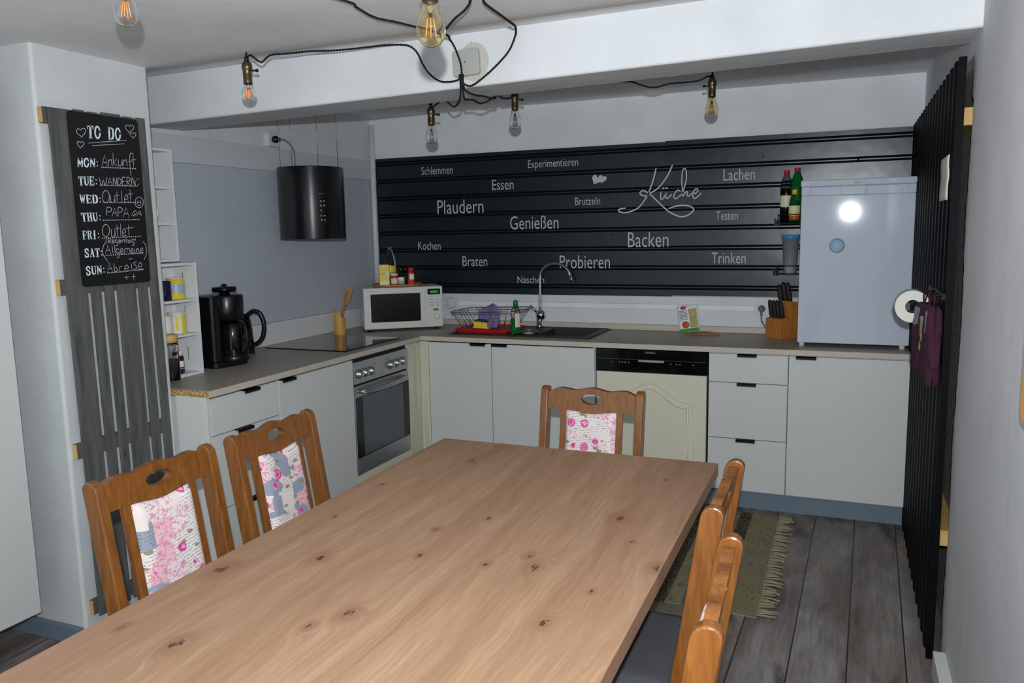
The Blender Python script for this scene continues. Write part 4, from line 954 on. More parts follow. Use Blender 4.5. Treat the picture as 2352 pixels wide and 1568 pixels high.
# ------------------------------------------------------------------ hanging lamps
def beam_clear(P):
    out = []
    for x, y, z in P:
        if -2.03 < y < -1.66: z = min(z, beam_z(x) - 0.008)
        elif -2.6 < y <= -2.03: z = min(z, ceil_z(x, y) - 0.007)
        out.append((x, y, z))
    return out
def lamp(label, neck, ztop, glass, gs, cord=None, fil='filament', key=0.0, big=False, hook=True):
    """neck: world point where bulb meets the socket; the lamp hangs straight from ztop"""
    t = thing('pendant_bulb', label, 'lamp', neck, group='bare bulbs on black twisted cords')
    S = 0.083
    G().lathe([(0.0155, 0.0), (0.0165, 0.012), (0.0155, 0.016), (0.0165, 0.03), (0.0155, 0.034), (0.0165, 0.052), (0.0195, 0.056), (0.0195, 0.068), (0.017, 0.076), (0.012, 0.083), (0.0005, 0.083)], (0, 0, 0), 24).build('lamp_holder', 'brass', t)
    k = Matrix.Rotation(key, 3, 'Z')
    G().cyl(k @ Vector((0.018, 0, 0.05)), k @ Vector((0.032, 0, 0.05)), 0.0035, 8).sphere(k @ Vector((0.036, 0, 0.05)), 0.0065, 10, 8).build('switch_key', 'black_plastic', t)
    G().cyl((0, 0, 0.083), (0, 0, 0.10), 0.0085, 12).build('cord_grip', 'black_plastic', t)
    if gs == 'pear':
        prof = [(0.0145, 0.002), (0.0155, -0.008), (0.0175, -0.017), (0.0235, -0.031), (0.0290, -0.044), (0.0303, -0.055), (0.0275, -0.068), (0.0195, -0.0785), (0.0095, -0.084), (0.0008, -0.0855)]
    else:
        prof = [(0.013, 0.002), (0.0145, -0.008), (0.021, -0.018), (0.0262, -0.030), (0.0272, -0.040), (0.0235, -0.053), (0.016, -0.0615), (0.008, -0.065), (0.0008, -0.066)]
    inner = [(max(0.0003, r - 0.0007), z + (0.0007 if i > len(prof)-3 else 0)) for i, (r, z) in enumerate(prof)]
    P = prof + inner[::-1]
    g = G().lathe(P, (0, 0, 0), 32, close=False); bo = g.build('bulb', glass, t)
    cz = -0.048 if gs == 'pear' else -0.036; h = 0.017
    g = G()
    for i in range(4):
        a = 2*PI*i/4 + 0.5
        g.tube([(0.006*math.cos(a), 0.006*math.sin(a), cz + h), (0.0105*math.cos(a), 0.0105*math.sin(a), cz - h)], 0.0011, 6)
    g.build('filament', fil, bo)
    g = G().lathe([(0.007, 0.0), (0.005, -0.012), (0.0035, cz + h + 0.004), (0.0005, cz + h + 0.004)], (0, 0, 0), 12); g.build('glass_stem', glass, bo)
    g = G(); zt = ztop - neck[2]
    twisted(g, [(0, 0, 0.098), (0.001, 0, 0.098 + (zt-0.098)*0.5), (0, 0, zt)])
    if cord: twisted(g, [Vector(p) - Vector(neck) for p in beam_clear(cord)])
    g.build('cord', 'cord_black', t)
    if hook:
        g = G().tube([(0, 0, zt + 0.012), (0, 0, zt), (0.008, 0, zt - 0.01), (0.002, 0, zt - 0.017), (-0.006, 0, zt - 0.010)], 0.0014, 6)
        g.build('ceiling_hook', 'brass', t)
    return t
nk = Vector((0.987, -2.43, 2.116))
lamp('small clear bulb hanging in front of the white beam, nearest the left wall', (0.987, -2.43, 2.104), ceil_z(0.987, -2.43), 'clear_glass', 'round', CORD_A, key=0.4)
lamp('large amber bulb at top centre in front of the beam', (2.300, -3.436, 1.996), ceil_z(2.3, -3.436), 'amber_glass', 'pear', CORD_C[2:4] and [(2.30, -3.436, 2.20), (2.24, -3.2, 2.195), (2.16, -2.95, 2.19)] + CORD_C[1:], key=2.5)
lamp('large clear bulb with glowing filaments at the upper left corner of the ceiling', (1.540, -3.487, 2.108), ceil_z(1.54, -3.487) + 0.0, 'clear_glass', 'pear', [(1.54, -3.487, 2.205), (1.62, -3.25, 2.207)] + CORD_B, key=0.8)
lamp('clear bulb hanging behind the beam above the microwave corner', (1.239, -1.453, 2.045), 2.345, 'clear_glass', 'pear', CORD_E, fil='filament_pale', key=0.5)
lamp('clear unlit bulb hanging behind the beam above the kitchen tap', (1.604, -1.29, 2.108), 2.345, 'clear_glass', 'pear', CORD_F, fil='steel', key=0.5)
lamp('amber bulb hanging behind the beam above the white script lettering', (2.500, -1.12, 2.122), 2.345, 'amber_glass', 'pear', CORD_G, fil='filament_pale', key=PI + 0.4)
lc_ = G(); twisted(lc_, beam_clear(CORD_D)); tag(lc_.build('lamp_cord', 'cord_black'), 'black twisted cord looping right of the junction box and up over the ceiling', 'cord')
# junction box on the beam
jb = thing('junction_box', 'square beige cable junction box on the front of the white beam', 'junction box', (1.7, -2.0, 2.19))
pr = rrect(0.112, 0.098, 0.012)
Mj = Matrix.Rotation(-0.05, 3, 'Y')
G().prism(pr, lambda u, v, q: tuple(Mj @ Vector((u - 0.002, -0.001 - q, v))), 0.0, 0.022).build('lid', 'junction_beige', jb, bevel=0.004)
G().cyl((-0.002, -0.02, 0.002), (-0.002, -0.0245, 0.002), 0.004, 10).build('screw', 'steel', jb)
random.seed(11)
pt = [(0.066*math.cos(2*PI*i/30)*(1 + random.uniform(-0.05, 0.05)) + 0.022, 0.074*math.sin(2*PI*i/30)*(1 + random.uniform(-0.05, 0.05)) + 0.004) for i in range(30)]
G().prism(pt, lambda u, v, q: (u, -q, v), 0.0, 0.0015).build('putty_patch', 'putty', jb)
g = G()
for dx in (-0.006, 0.0, 0.006): g.tube([(-0.016 + dx, -0.03, -0.045), (-0.014 + dx*0.6, -0.034, -0.07), (-0.013 + dx, -0.03, -0.10)], 0.0055, 6)
g.build('cable_bundle', 'cord_black', jb)

# ------------------------------------------------------------------ cooker hood
hd = thing('cooker_hood', 'black cylindrical island cooker hood hanging on four wires over the hob', 'cooker hood', (0.19, -0.995, 1.515))
G().lathe([(0.186, 0.01), (0.188, 0.0), (0.189, 0.002), (0.189, 0.405), (0.187, 0.408), (0.0005, 0.408)], (0, 0, 0), 64, close=False).build('shell', 'hood_black', hd)
G().lathe([(0.180, 0.012), (0.0005, 0.012)], (0, 0, 0), 48, close=False).build('filter_grille', 'steel_dark', hd)
cp = G()
phi = -0.62
def hp(da, z, r=0.1895): return (r*math.cos(phi + da), r*math.sin(phi + da), z)
for j, z in enumerate((0.212, 0.187, 0.160, 0.130, 0.106)):
    for k, da in enumerate((-0.048, 0.052)):
        if j == 2 and k: continue
        M = Matrix.Rotation(phi + da, 3, 'Z') @ Matrix.Rotation(PI/2, 3, 'Y')
        cp.lathe([(0.0042, 0), (0.0042, 0.001), (0.0005, 0.001)], hp(da, z), 10, M)
cp.build('button_dots', 'lettering_white', hd)
g = G(); g.strip([hp(-0.11 + 0.02*i, 0.255) for i in range(12)], [hp(-0.11 + 0.02*i, 0.251) for i in range(12)]); g.build('brand_mark', 'steel_dark', hd)
for x, y in ((-0.155, -0.07), (-0.03, -0.125), (0.03, 0.04), (0.145, 0.07)):
    cyl_obj('suspension_wire', (x, y, 0.407), (x, y, 0.829), 0.0013, 'wire_steel', hd, 6)
# wall socket with the hood's plug
ws = thing('wall_socket', 'white wall socket high on the left wall with a black plug in it', 'socket', (-0.05, -1.02, 2.095))
G().prism(rrect(0.105, 0.082, 0.006), lambda u, v, q: (-0.01 + q, u, v), 0.0, 0.03).build('cover_plate', 'outlet_white', ws, bevel=0.003)
pg = thing('plug', 'black plug with grey cable running down to the cooker hood', 'plug', (-0.03, -1.03, 2.095))
G().lathe([(0.019, 0.0), (0.021, 0.018), (0.019, 0.024), (0.014, 0.026), (0.014, 0.036), (0.01, 0.045), (0.0005, 0.045)], (0.001, 0, 0), 16, roty(PI/2)).build('plug_body', 'black_plastic', pg)
G().tube(smooth_path([(0.045, 0.0, 0.0), (0.075, 0.02, -0.01), (0.10, 0.05, -0.06), (0.105, 0.05, -0.165)], 6), 0.004, 8).build('cable', 'cord_grey', pg)

# ------------------------------------------------------------------ shelves by the pillar
def shelf_unit(label, loc, dep, wid, hts, th=0.012):
    """open to +x; origin at base centre of its front-right corner"""
    t = thing('open_shelf', label, 'shelf', loc)
    H = hts[-1]
    G().box(-dep, 0, -th, 0, 0, H).build('side_panel', 'white_matt', t, bevel=0.001)
    G().box(-dep, 0, -wid, -wid + th, 0, H).build('side_panel', 'white_matt', t, bevel=0.001)
    G().box(-dep, -dep + 0.004, -wid + th, -th, 0, H).build('back_panel', 'white_matt', t)
    for z in hts: G().box(-dep + 0.004, 0, -wid + th, -th, max(0, z - th) if z else 0, z if z else th).build('shelf_board', 'white_matt', t, bevel=0.001)
    return t
SL = (0.285, -2.03, 0.9)
sh = shelf_unit('white open shelf with mugs standing on the worktop by the pillar', SL, 0.15, 0.33, (0.0, 0.197, 0.356, 0.523))
for z in (0.06, 0.255, 0.41): G().box(-0.078, -0.076, -0.0135, -0.0122, z, z + 0.065).build('slot', 'text_black', sh)
us = shelf_unit('white open shelf hung on the wall above the mug shelf', (0.187, -2.03, 1.428), 0.12, 0.33, (0.0, 0.18, 0.345, 0.515))
def mug(label, loc, r, h, body, band=None, rz=0.0, group=None, ha=0.0):
    t = thing('mug', label, 'mug', loc, rz, group)
    G().lathe([(0.0005, 0), (r*0.94, 0), (r, 0.004), (r, h), (r - 0.004, h), (r - 0.005, 0.006), (0.0005, 0.006)], (0, 0, 0), 32, close=False).build('cup', body, t)
    P = [(r - 0.002, 0, h*0.8), (r + 0.02, 0, h*0.78), (r + 0.028, 0, h*0.5), (r + 0.02, 0, h*0.24), (r - 0.002, 0, h*0.2)]
    G().tube([rotz(ha) @ Vector(p) for p in smooth_path(P, 4)], 0.005, 8).build('handle', body, t)
    if band:
        g = G()
        for z0, z1, a0, a1, m in band: pass
        for bi, (z0, z1, a0, a1, m) in enumerate(band):
            q = G(); n = 16
            q.strip([((r + 0.0004)*math.cos(a0 + (a1-a0)*i/n), (r + 0.0004)*math.sin(a0 + (a1-a0)*i/n), z1*h) for i in range(n+1)], [((r + 0.0004)*math.cos(a0 + (a1-a0)*i/n), (r + 0.0004)*math.sin(a0 + (a1-a0)*i/n), z0*h) for i in range(n+1)])
            q.build('print', m, t)
    return t
MX = 0.215
mug('yellow and grey printed mug on the top board of the mug shelf', (MX, -2.098, 0.9 + 0.356), 0.041, 0.098, 'yellow_print', [(0.26, 0.74, -2.6, 1.4, 'print_grey'), (0.97, 1.0, -2.6, 1.4, 'white_ceramic')], ha=2.3)
mug('dark navy mug on the top board of the mug shelf, half behind the pillar', (MX + 0.02, -2.198, 0.9 + 0.356), 0.04, 0.088, 'navy_ceramic', [(0.45, 0.6, -1.2, -0.3, 'white_ceramic')], rz=2.6)
mug('yellow mug with white stripes on the middle board of the mug shelf', (MX, -2.105, 0.9 + 0.197), 0.041, 0.098, 'white_ceramic', [(0.0, 0.95, -2.2, -1.25, 'yellow_print'), (0.0, 0.95, -0.25, 0.7, 'yellow_print'), (0.15, 0.85, -0.92, -0.6, 'yellow_print')], ha=2.3)
mug('white and red mug on the middle board of the mug shelf, mostly behind the pillar', (MX + 0.02, -2.205, 0.9 + 0.197), 0.04, 0.09, 'white_ceramic', [(0.2, 0.8, -1.3, -0.2, 'label_red')], rz=2.6)
mug('white mug on the upper wall shelf, only its handle showing past the pillar', (0.130, -2.168, 1.428 + 0.18), 0.036, 0.085, 'white_ceramic', rz=0.35)
jr = thing('storage_jar', 'tall glass jar of dark powder at the left end of the worktop', 'jar', (0.325, -2.264, 0.9))
G().lathe([(0.0005, 0), (0.033, 0), (0.035, 0.006), (0.035, 0.165), (0.030, 0.178), (0.0285, 0.178), (0.033, 0.163), (0.033, 0.008), (0.0005, 0.006)], (0, 0, 0), 28, close=False).build('glass', 'clear_glass', jr)
G().lathe([(0.0005, 0.0065), (0.0325, 0.0085), (0.0325, 0.095), (0.0005, 0.10)], (0, 0, 0), 24, close=False).build('contents', 'coffee_powder', jr)
G().lathe([(0.033, 0.178), (0.034, 0.19), (0.034, 0.21), (0.031, 0.214), (0.0005, 0.214)], (0, 0, 0), 24).build('lid', 'pale_wood', jr)
nj = thing('small_jar', 'small brown jar with white lid in the bottom of the mug shelf', 'jar', (0.235, -2.135, 0.9 + 0.0125))
G().lathe([(0.0005, 0), (0.024, 0), (0.026, 0.005), (0.026, 0.075), (0.02, 0.085), (0.0005, 0.085)], (0, 0, 0), 24).build('glass', 'brown_jar', nj)
G().lathe([(0.021, 0.083), (0.021, 0.105), (0.0005, 0.106)], (0, 0, 0), 20).build('lid', 'white_ceramic', nj)
q = G(); q.strip([(0.0263*math.cos(-2.3 + i*0.2), 0.0263*math.sin(-2.3 + i*0.2), 0.06) for i in range(14)], [(0.0263*math.cos(-2.3 + i*0.2), 0.0263*math.sin(-2.3 + i*0.2), 0.022) for i in range(14)]); q.build('label', 'label_white', nj)
q = G(); q.strip([(0.0265*math.cos(-2.3 + i*0.2), 0.0265*math.sin(-2.3 + i*0.2), 0.032) for i in range(14)], [(0.0265*math.cos(-2.3 + i*0.2), 0.0265*math.sin(-2.3 + i*0.2), 0.024) for i in range(14)]); q.build('label_band', 'label_blue', nj)

# ------------------------------------------------------------------ coffee maker and jug
cm = thing('coffee_maker', 'large black filter coffee maker with thermos jug on the left worktop', 'coffee maker', (0.245, -1.835, 0.9), -0.15)
G().prism(rrect(0.215, 0.20, 0.03), lambda u, v, q: (v - 0.05, u, q), 0.0, 0.028).build('base', 'black_plastic', cm, bevel=0.004)
G().prism(rrect(0.205, 0.12, 0.025), lambda u, v, q: (v - 0.085, u, q), 0.028, 0.352).build('water_tank', 'black_plastic', cm, bevel=0.006)
G().prism(rrect(0.06, 0.12, 0.02), lambda u, v, q: (v - 0.02, u - 0.072, q), 0.028, 0.35).build('column', 'black_plastic', cm, bevel=0.004)
G().lathe([(0.05, 0.225), (0.074, 0.235), (0.078, 0.27), (0.08, 0.345), (0.076, 0.353), (0.0005, 0.353)], (0.005, 0.02, 0), 32).build('filter_basket', 'black_plastic', cm)
G().lathe([(0.03, 0.351), (0.024, 0.366), (0.055, 0.370), (0.06, 0.38), (0.056, 0.392), (0.03, 0.395), (0.014, 0.398), (0.012, 0.406), (0.0005, 0.408)], (0.0, 0.015, 0), 28).build('lid_knob', 'black_gloss', cm)
jg = G().lathe([(0.0005, 0.029), (0.064, 0.029), (0.069, 0.036), (0.071, 0.05), (0.070, 0.12), (0.068, 0.175), (0.060, 0.205), (0.05, 0.222), (0.0005, 0.224)], (0.025, 0.028, 0), 36).build('thermos_jug', 'black_gloss', cm)
G().lathe([(0.073, 0.029), (0.075, 0.033), (0.075, 0.05), (0.0715, 0.055)], (0.025, 0.028, 0), 36, close=False).build('jug_foot', 'black_plastic', jg)
kt = thing('thermos_jug', 'second black jug with a big loop handle behind the coffee maker', 'jug', (0.085, -1.535, 0.9))
G().lathe([(0.0005, 0), (0.062, 0), (0.066, 0.008), (0.064, 0.06), (0.058, 0.15), (0.052, 0.19), (0.045, 0.21), (0.03, 0.225), (0.0005, 0.228)], (0, 0, 0), 32).build('body', 'black_gloss', kt)
g = G()
for i in range(5): g.tube([(0.0635*math.cos(2*PI*k/32)*(1-0.02*i), 0.0635*math.sin(2*PI*k/32)*(1-0.02*i), 0.035 + 0.026*i) for k in range(32)], 0.0018, 5, closed=True)
g.build('ribs', 'black_plastic', kt)
hd2 = Vector((0.87, 0.48, 0)).normalized()
P = [hd2*r_ + Vector((0, 0, z)) for r_, z in ((0.035, 0.215), (0.07, 0.238), (0.105, 0.222), (0.122, 0.165), (0.112, 0.10), (0.085, 0.065), (0.058, 0.055))]
G().tube(smooth_path(P, 5), 0.0125, 10).build('handle', 'black_plastic', kt)
G().lathe([(0.067, 0.0), (0.067, 0.012), (0.064, 0.014)], (0, 0, 0), 32, close=False).build('foot_ring', 'steel_dark', kt)

# utensil holder
uh = thing('utensil_holder', 'slant-cut bamboo utensil holder standing at the hob corner', 'utensil holder', (0.115, -0.665, 0.9))
g = G(); n = 28; ro = 0.037; ri = 0.031
zt_ = lambda a: 0.135 + 0.033*math.cos(a - 3.6)
ring = lambda r_, zf: [(r_*math.cos(2*PI*i/n), r_*math.sin(2*PI*i/n), zf(2*PI*i/n)) for i in range(n+1)]
g.strip(ring(ro, lambda a: 0), ring(ro, zt_)).strip(ring(ro, zt_), ring(ri, zt_)).strip(ring(ri, zt_), ring(ri, lambda a: 0.006)).add(ring(ro, lambda a: 0)[:-1], [tuple(range(n))]).add(ring(ri, lambda a: 0.006)[:-1], [tuple(range(n))])
g.build('tube', 'bamboo', uh)
sp = thing('spatula', 'wooden spatula leaning right in the bamboo utensil holder', 'spatula', (0.115, -0.665, 0.91))
ax = Vector((0.055, 0.045, 0.26)); ax.normalize()
G().tube([ax*0.0 + Vector((-0.01, -0.008, 0)), ax*0.2 + Vector((-0.01, -0.008, 0))], 0.0055, 8).build('handle', 'spatula_wood', sp)
sd = Vector((0.92, 0.38, 0)); sd = (sd - ax*sd.dot(ax)).normalized(); nn = ax.cross(sd)
G().prism([(-0.012, 0.185), (-0.026, 0.225), (-0.022, 0.30), (0.03, 0.315), (0.026, 0.225), (0.012, 0.185)], lambda u, v, q: tuple(ax*v + sd*u + nn*q + Vector((-0.01, -0.008, 0))), -0.003, 0.003).build('blade', 'spatula_wood', sp, bevel=0.001)
sn = thing('spoon', 'thin wooden spoon standing in the bamboo utensil holder', 'spoon', (0.115, -0.665, 0.91))
G().tube([(0.012, -0.006, 0), (0.02, 0.004, 0.15), (0.045, 0.03, 0.265)], 0.004, 8).build('handle', 'spatula_wood', sn)
G().sphere((0.022, 0.004, 0.135), 0.014, 12, 8, (1, 0.6, 1)).build('bowl', 'spatula_wood', sn)

# ------------------------------------------------------------------ microwave and its tray
MA = math.atan2(0.319, 0.408)
mwv = thing('microwave', 'white microwave oven set diagonally in the back left corner', 'microwave', (0.207, -0.523, 0.9), MA)
W_, D_, H_ = 0.52, 0.285, 0.288
G().box(0, W_, 0.012, D_, 0.015, H_).build('body', 'mw_white', mwv, bevel=0.006)
fr = G().box(0.0, W_, 0.0, 0.014, 0.017, H_ - 0.001).build('front', 'mw_white', mwv, bevel=0.006, seg=3)
G().prism(rrect(0.325, 0.185, 0.008), lambda u, v, q: (0.208 + u, q, 0.155 + v), -0.0015, 0.002).build('door_window', 'mw_window', fr)
G().prism(rrect(0.085, 0.038, 0.006), lambda u, v, q: (0.462 + u, q, 0.252 + v), -0.0015, 0.002).build('display', 'black_gloss', fr)
g = G(); text_to(g, '0000', lambda x, y: (0.437 + x, -0.002, 0.244 + y), 0.05, 0.014); g.build('display_digits', 'led_green', fr)
g = G()
for i in range(3):
    for k, x in enumerate((0.432, 0.447, 0.480)): g.box(x, x + 0.011, -0.001, 0.001, 0.198 - 0.02*i, 0.202 - 0.02*i)
g.build('key_marks', 'text_grey', fr)
G().lathe([(0.02, 0), (0.019, 0.012), (0.017, 0.014), (0.0005, 0.014)], (0.478, 0.0, 0.085), 24, rotx(PI/2)).build('dial', 'mw_white', fr)
G().lathe([(0.016, 0), (0.016, 0.0012), (0.0005, 0.0012)], (0.472, 0.0, 0.132), 16, rotx(PI/2) @ Matrix.Diagonal((1.2, 0.5, 1))).build('start_mark', 'label_green', fr)
g = G(); text_to(g, 'Panasonic', lambda x, y: (0.03 + x, -0.001, 0.262 + y), 0.06, 0.009); g.build('lettering', 'text_grey', fr); g = G(); text_to(g, 'Grill', lambda x, y: (0.375 + x, -0.001, 0.036 + y), 0.028, 0.008); g.build('lettering', 'text_grey', fr)
G().box(0.405, 0.4055, -0.0006, 0.002, 0.03, H_ - 0.02).build('door_seam', 'text_grey', fr)
for x in (0.04, W_ - 0.04):
    for y in (0.04, D_ - 0.04): cyl_obj('foot', (x, y, 0), (x, y, 0.016), 0.013, 'black_plastic', mwv, 12)
g = G()
for i in range(6): g.box(-0.0006, 0.001, 0.08 + 0.012*i, 0.086 + 0.012*i, 0.06, 0.13)
g.build('side_vent', 'print_grey', mwv)
ZM = 0.9 + H_
Rm = rotz(MA)
def on_mw(x, y): p = Rm @ Vector((x, y, 0)); return (0.207 + p[0], -0.523 + p[1], ZM)
tc_ = on_mw(0.24, 0.135)
tr = thing('serving_board', 'round wooden serving tray lying on top of the microwave', 'tray', tc_)
G().lathe([(0.0005, 0.004), (0.145, 0.0), (0.162, 0.006), (0.171, 0.016), (0.168, 0.018), (0.158, 0.011), (0.0005, 0.011)], (0, 0, 0), 48, close=False).build('board', 'tray_wood', tr)
ZT_ = ZM + 0.0115
def on_tray(x, y): return (tc_[0] + x, tc_[1] + y, ZT_)
VR = Vector((0.923, 0.383)); VF = Vector((-0.386, 0.922))   # along and away from the viewer
def tp2(r_, f_): p = VR*r_ + VF*f_; return on_tray(p[0], p[1])
ca = thing('carton', 'yellow salt carton standing on the round tray on the microwave', 'carton', tp2(-0.075, -0.055), MA - 0.15)
G().box(-0.032, 0.032, -0.02, 0.02, 0, 0.135).build('box', 'carton_yellow', ca, bevel=0.001)
G().prism([(-0.032, 0.0), (0.032, 0.0), (0.032, 0.022), (0.0, 0.03), (-0.032, 0.018)], lambda u, v, q: (u, q, v + 0.0005), -0.0206, -0.0201).build('white_band', 'label_white', ca)
G().box(-0.016, 0.01, -0.0206, -0.0201, 0.112, 0.134).build('logo_patch', 'print_grey', ca)
G().box(-0.0, 0.03, -0.0206, -0.0201, 0.055, 0.085).build('picture_patch', 'label_cream', ca)
g = G(); text_to(g, 'salz', lambda x, y: (-0.022 + x, -0.0207, 0.072 + y), 0.03, 0.012, bold=0.0); g.build('lettering', 'text_grey', ca)
def bottle(name, label, loc, prof, m, cap, capm, liquid=None, lm=None, lab=None, labm=None, cat='bottle', rz=0, capn=20):
    t = thing(name, label, cat, loc, rz)
    G().lathe([(0.0005, 0)] + prof, (0, 0, 0), 28, close=False).build('body', m, t)
    r, z0, z1 = cap
    G().lathe([(r, z0), (r, z1 - 0.002), (r - 0.002, z1), (0.0005, z1)], (0, 0, 0), capn).build('cap', capm, t)
    if liquid: G().lathe(liquid, (0, 0, 0), 24).build('liquid', lm, t)
    if lab:
        for (r, z0, z1, a0, a1), lmn in zip(lab, labm):
            q = G(); q.strip([(r*math.cos(a0 + (a1-a0)*i/14), r*math.sin(a0 + (a1-a0)*i/14), z1) for i in range(15)], [(r*math.cos(a0 + (a1-a0)*i/14), r*math.sin(a0 + (a1-a0)*i/14), z0) for i in range(15)]); q.build('label', lmn, t)
    return t
bottle('oil_bottle', 'tall oil bottle with green cap behind the yellow carton', tp2(-0.045, 0.03), [(0.033, 0), (0.036, 0.006), (0.036, 0.12), (0.034, 0.165), (0.022, 0.205), (0.014, 0.225), (0.013, 0.24)], 'clear_plastic', (0.0165, 0.228, 0.25), 'green_cap', [(0.0005, 0.004), (0.033, 0.005), (0.034, 0.125), (0.0005, 0.125)], 'oil', [(0.0372, 0.05, 0.125, -1.5, 0.3), (0.0372, 0.01, 0.08, -1.2, 0.2)], ['yellow_print', 'label_green'])
bottle('spice_jar', 'small spice jar with white and red lid right of the yellow carton', tp2(-0.01, -0.06), [(0.024, 0), (0.026, 0.004), (0.026, 0.055), (0.022, 0.06)], 'spice_orange', (0.024, 0.062, 0.076), 'white_ceramic', None, None, [(0.0266, 0.045, 0.06, -2.6, 0.6), (0.0266, 0.01, 0.045, -2.0, -0.2)], ['red_cap', 'label_cream'], cat='jar')
bottle('pepper_mill', 'clear spice mill with black cap in the middle of the round tray', tp2(0.035, -0.05), [(0.021, 0), (0.023, 0.004), (0.022, 0.07), (0.018, 0.078)], 'clear_plastic', (0.0185, 0.078, 0.115), 'black_plastic', [(0.0005, 0.003), (0.0195, 0.003), (0.0195, 0.05), (0.0005, 0.05)], 'salt_white', [(0.0232, 0.03, 0.05, -2.3, -0.4)], ['label_white'], cat='spice mill')
bottle('pepper_mill', 'dark peppercorn mill with black cap just behind the clear spice mill', tp2(0.058, -0.015), [(0.021, 0), (0.023, 0.004), (0.022, 0.07), (0.018, 0.078)], 'clear_plastic', (0.0185, 0.078, 0.115), 'black_plastic', [(0.0005, 0.003), (0.0195, 0.003), (0.0195, 0.06), (0.0005, 0.06)], 'pepper_dark', None, None, cat='spice mill')
bottle('paprika_shaker', 'red paprika shaker with red cap at the right of the round tray', tp2(0.1, -0.045), [(0.021, 0), (0.023, 0.004), (0.023, 0.07), (0.019, 0.08)], 'label_red', (0.0195, 0.08, 0.112), 'red_cap', None, None, [(0.0235, 0.035, 0.07, -1.5, -0.1)], ['label_white'], cat='spice jar')

# ------------------------------------------------------------------ things round the sink
dt = thing('drip_tray', 'red plastic drip tray under the wire dish rack', 'tray', (0.97, -0.23, 0.9045))
R1 = rrect(0.35, 0.30, 0.03)
g = G(); n = len(R1)
out = [(u*1.06, v*1.06, 0.018) for u, v in R1]; inn = [(u, v, 0.004) for u, v in R1]; bot_ = [(u, v, 0.0) for u, v in R1]
g.strip(out + out[:1], inn + inn[:1]).add(inn, [tuple(range(n))]).strip(out + out[:1], bot_ + bot_[:1]).add(bot_, [tuple(range(n))])
g.tube(out, 0.0035, 6, closed=True)
g.build('tray', 'red_plastic', dt)
rk = thing('dish_rack', 'chromed wire dish rack standing in the red drip tray', 'dish rack', (0.97, -0.21, 0.909))
RM_ = [(u*1.32, v*1.12, 0.122 + (0.012 if u > 0 else 0.0)) for u, v in rrect(0.35, 0.30, 0.05, 6)]
RB = [(u*0.86, v*0.86, 0.012) for u, v in rrect(0.35, 0.30, 0.04, 6)]
G().tube(RM_, 0.0028, 6, closed=True).build('rim', 'wire_steel', rk)
RM2 = [(u*1.3, v*1.1, 0.108 + (0.01 if u > 0 else 0.0)) for u, v in rrect(0.35, 0.30, 0.05, 6)]
g = G().tube(RM2, 0.0018, 6, closed=True)
def along(k, axis, s_):
    return (k, s_)
for i in range(9):
    x = -0.14 + 0.035*i
    g.tube([(x*1.3, -0.166, 0.12), (x, -0.13, 0.012), (x, 0.13, 0.012), (x*1.3, 0.166, 0.12)], 0.0016, 5)
for i in range(6):
    y = -0.10 + 0.04*i
    g.tube([(-0.228, y*1.1, 0.12), (-0.15, y, 0.010), (0.15, y, 0.010), (0.228, y*1.1, 0.13)], 0.0016, 5)
g.build('wires', 'wire_steel', rk)
g = G()
for x, y in ((-0.12, -0.11), (0.12, -0.11), (-0.12, 0.11), (0.12, 0.11)): g.cyl((x, y, 0.0), (x, y, 0.013), 0.004, 8)
g.build('foot', 'wire_steel', rk)
cl = thing('dish_cloth', 'purple sponge cloth leaning folded in the wire dish rack', 'cloth', (0.945, -0.235, 0.923))
def clp(u, v):
    x = -0.075 + 0.155*u; top = 0.105 + 0.05*(1 - abs(u-0.72)/0.72)
    return (x + 0.01*math.sin(v*3), 0.02*math.sin(u*5)*v + 0.05*v - 0.01*u, top*v)
G().grid(16, 14, clp).build('cloth', 'purple_cloth', cl, solid=0.005)
bs = thing('scrub_sponge', 'yellow scrub sponge with dark blue top in the dish rack', 'sponge', (0.955, -0.335, 0.923), 0.1)
G().prism([(-0.055, 0.0), (-0.042, 0.012), (-0.05, 0.045), (0.055, 0.035), (0.047, 0.01), (0.055, -0.008), (0.02, -0.004), (-0.02, -0.003)], lambda u, v, q: (u, q, v + 0.01), -0.02, 0.02).build('foam', 'yellow_plastic', bs, bevel=0.005)
G().prism([(-0.048, 0.043), (-0.02, 0.056), (0.03, 0.05), (0.052, 0.034)], lambda u, v, q: (u, q, v + 0.01), -0.019, 0.019).build('scourer', 'navy', bs, bevel=0.002)
db = bottle('dish_soap_bottle', 'green washing-up liquid bottle with green cap on the sink edge', (1.203, -0.355, 0.9045), [(0.03, 0), (0.033, 0.006), (0.033, 0.03), (0.029, 0.06), (0.032, 0.10), (0.032, 0.135), (0.022, 0.16), (0.013, 0.168)], 'clear_plastic', (0.0155, 0.168, 0.205), 'green_cap', [(0.0005, 0.004), (0.031, 0.005), (0.030, 0.03), (0.0265, 0.06), (0.029, 0.095), (0.0005, 0.095)], 'soap_green', [(0.0335, 0.045, 0.13, -1.3, -0.2)], ['label_cream'])
G().lathe([(0.008, 0.2), (0.007, 0.212), (0.0005, 0.213)], (0, 0, 0), 14).build('nozzle', 'green_cap', db)

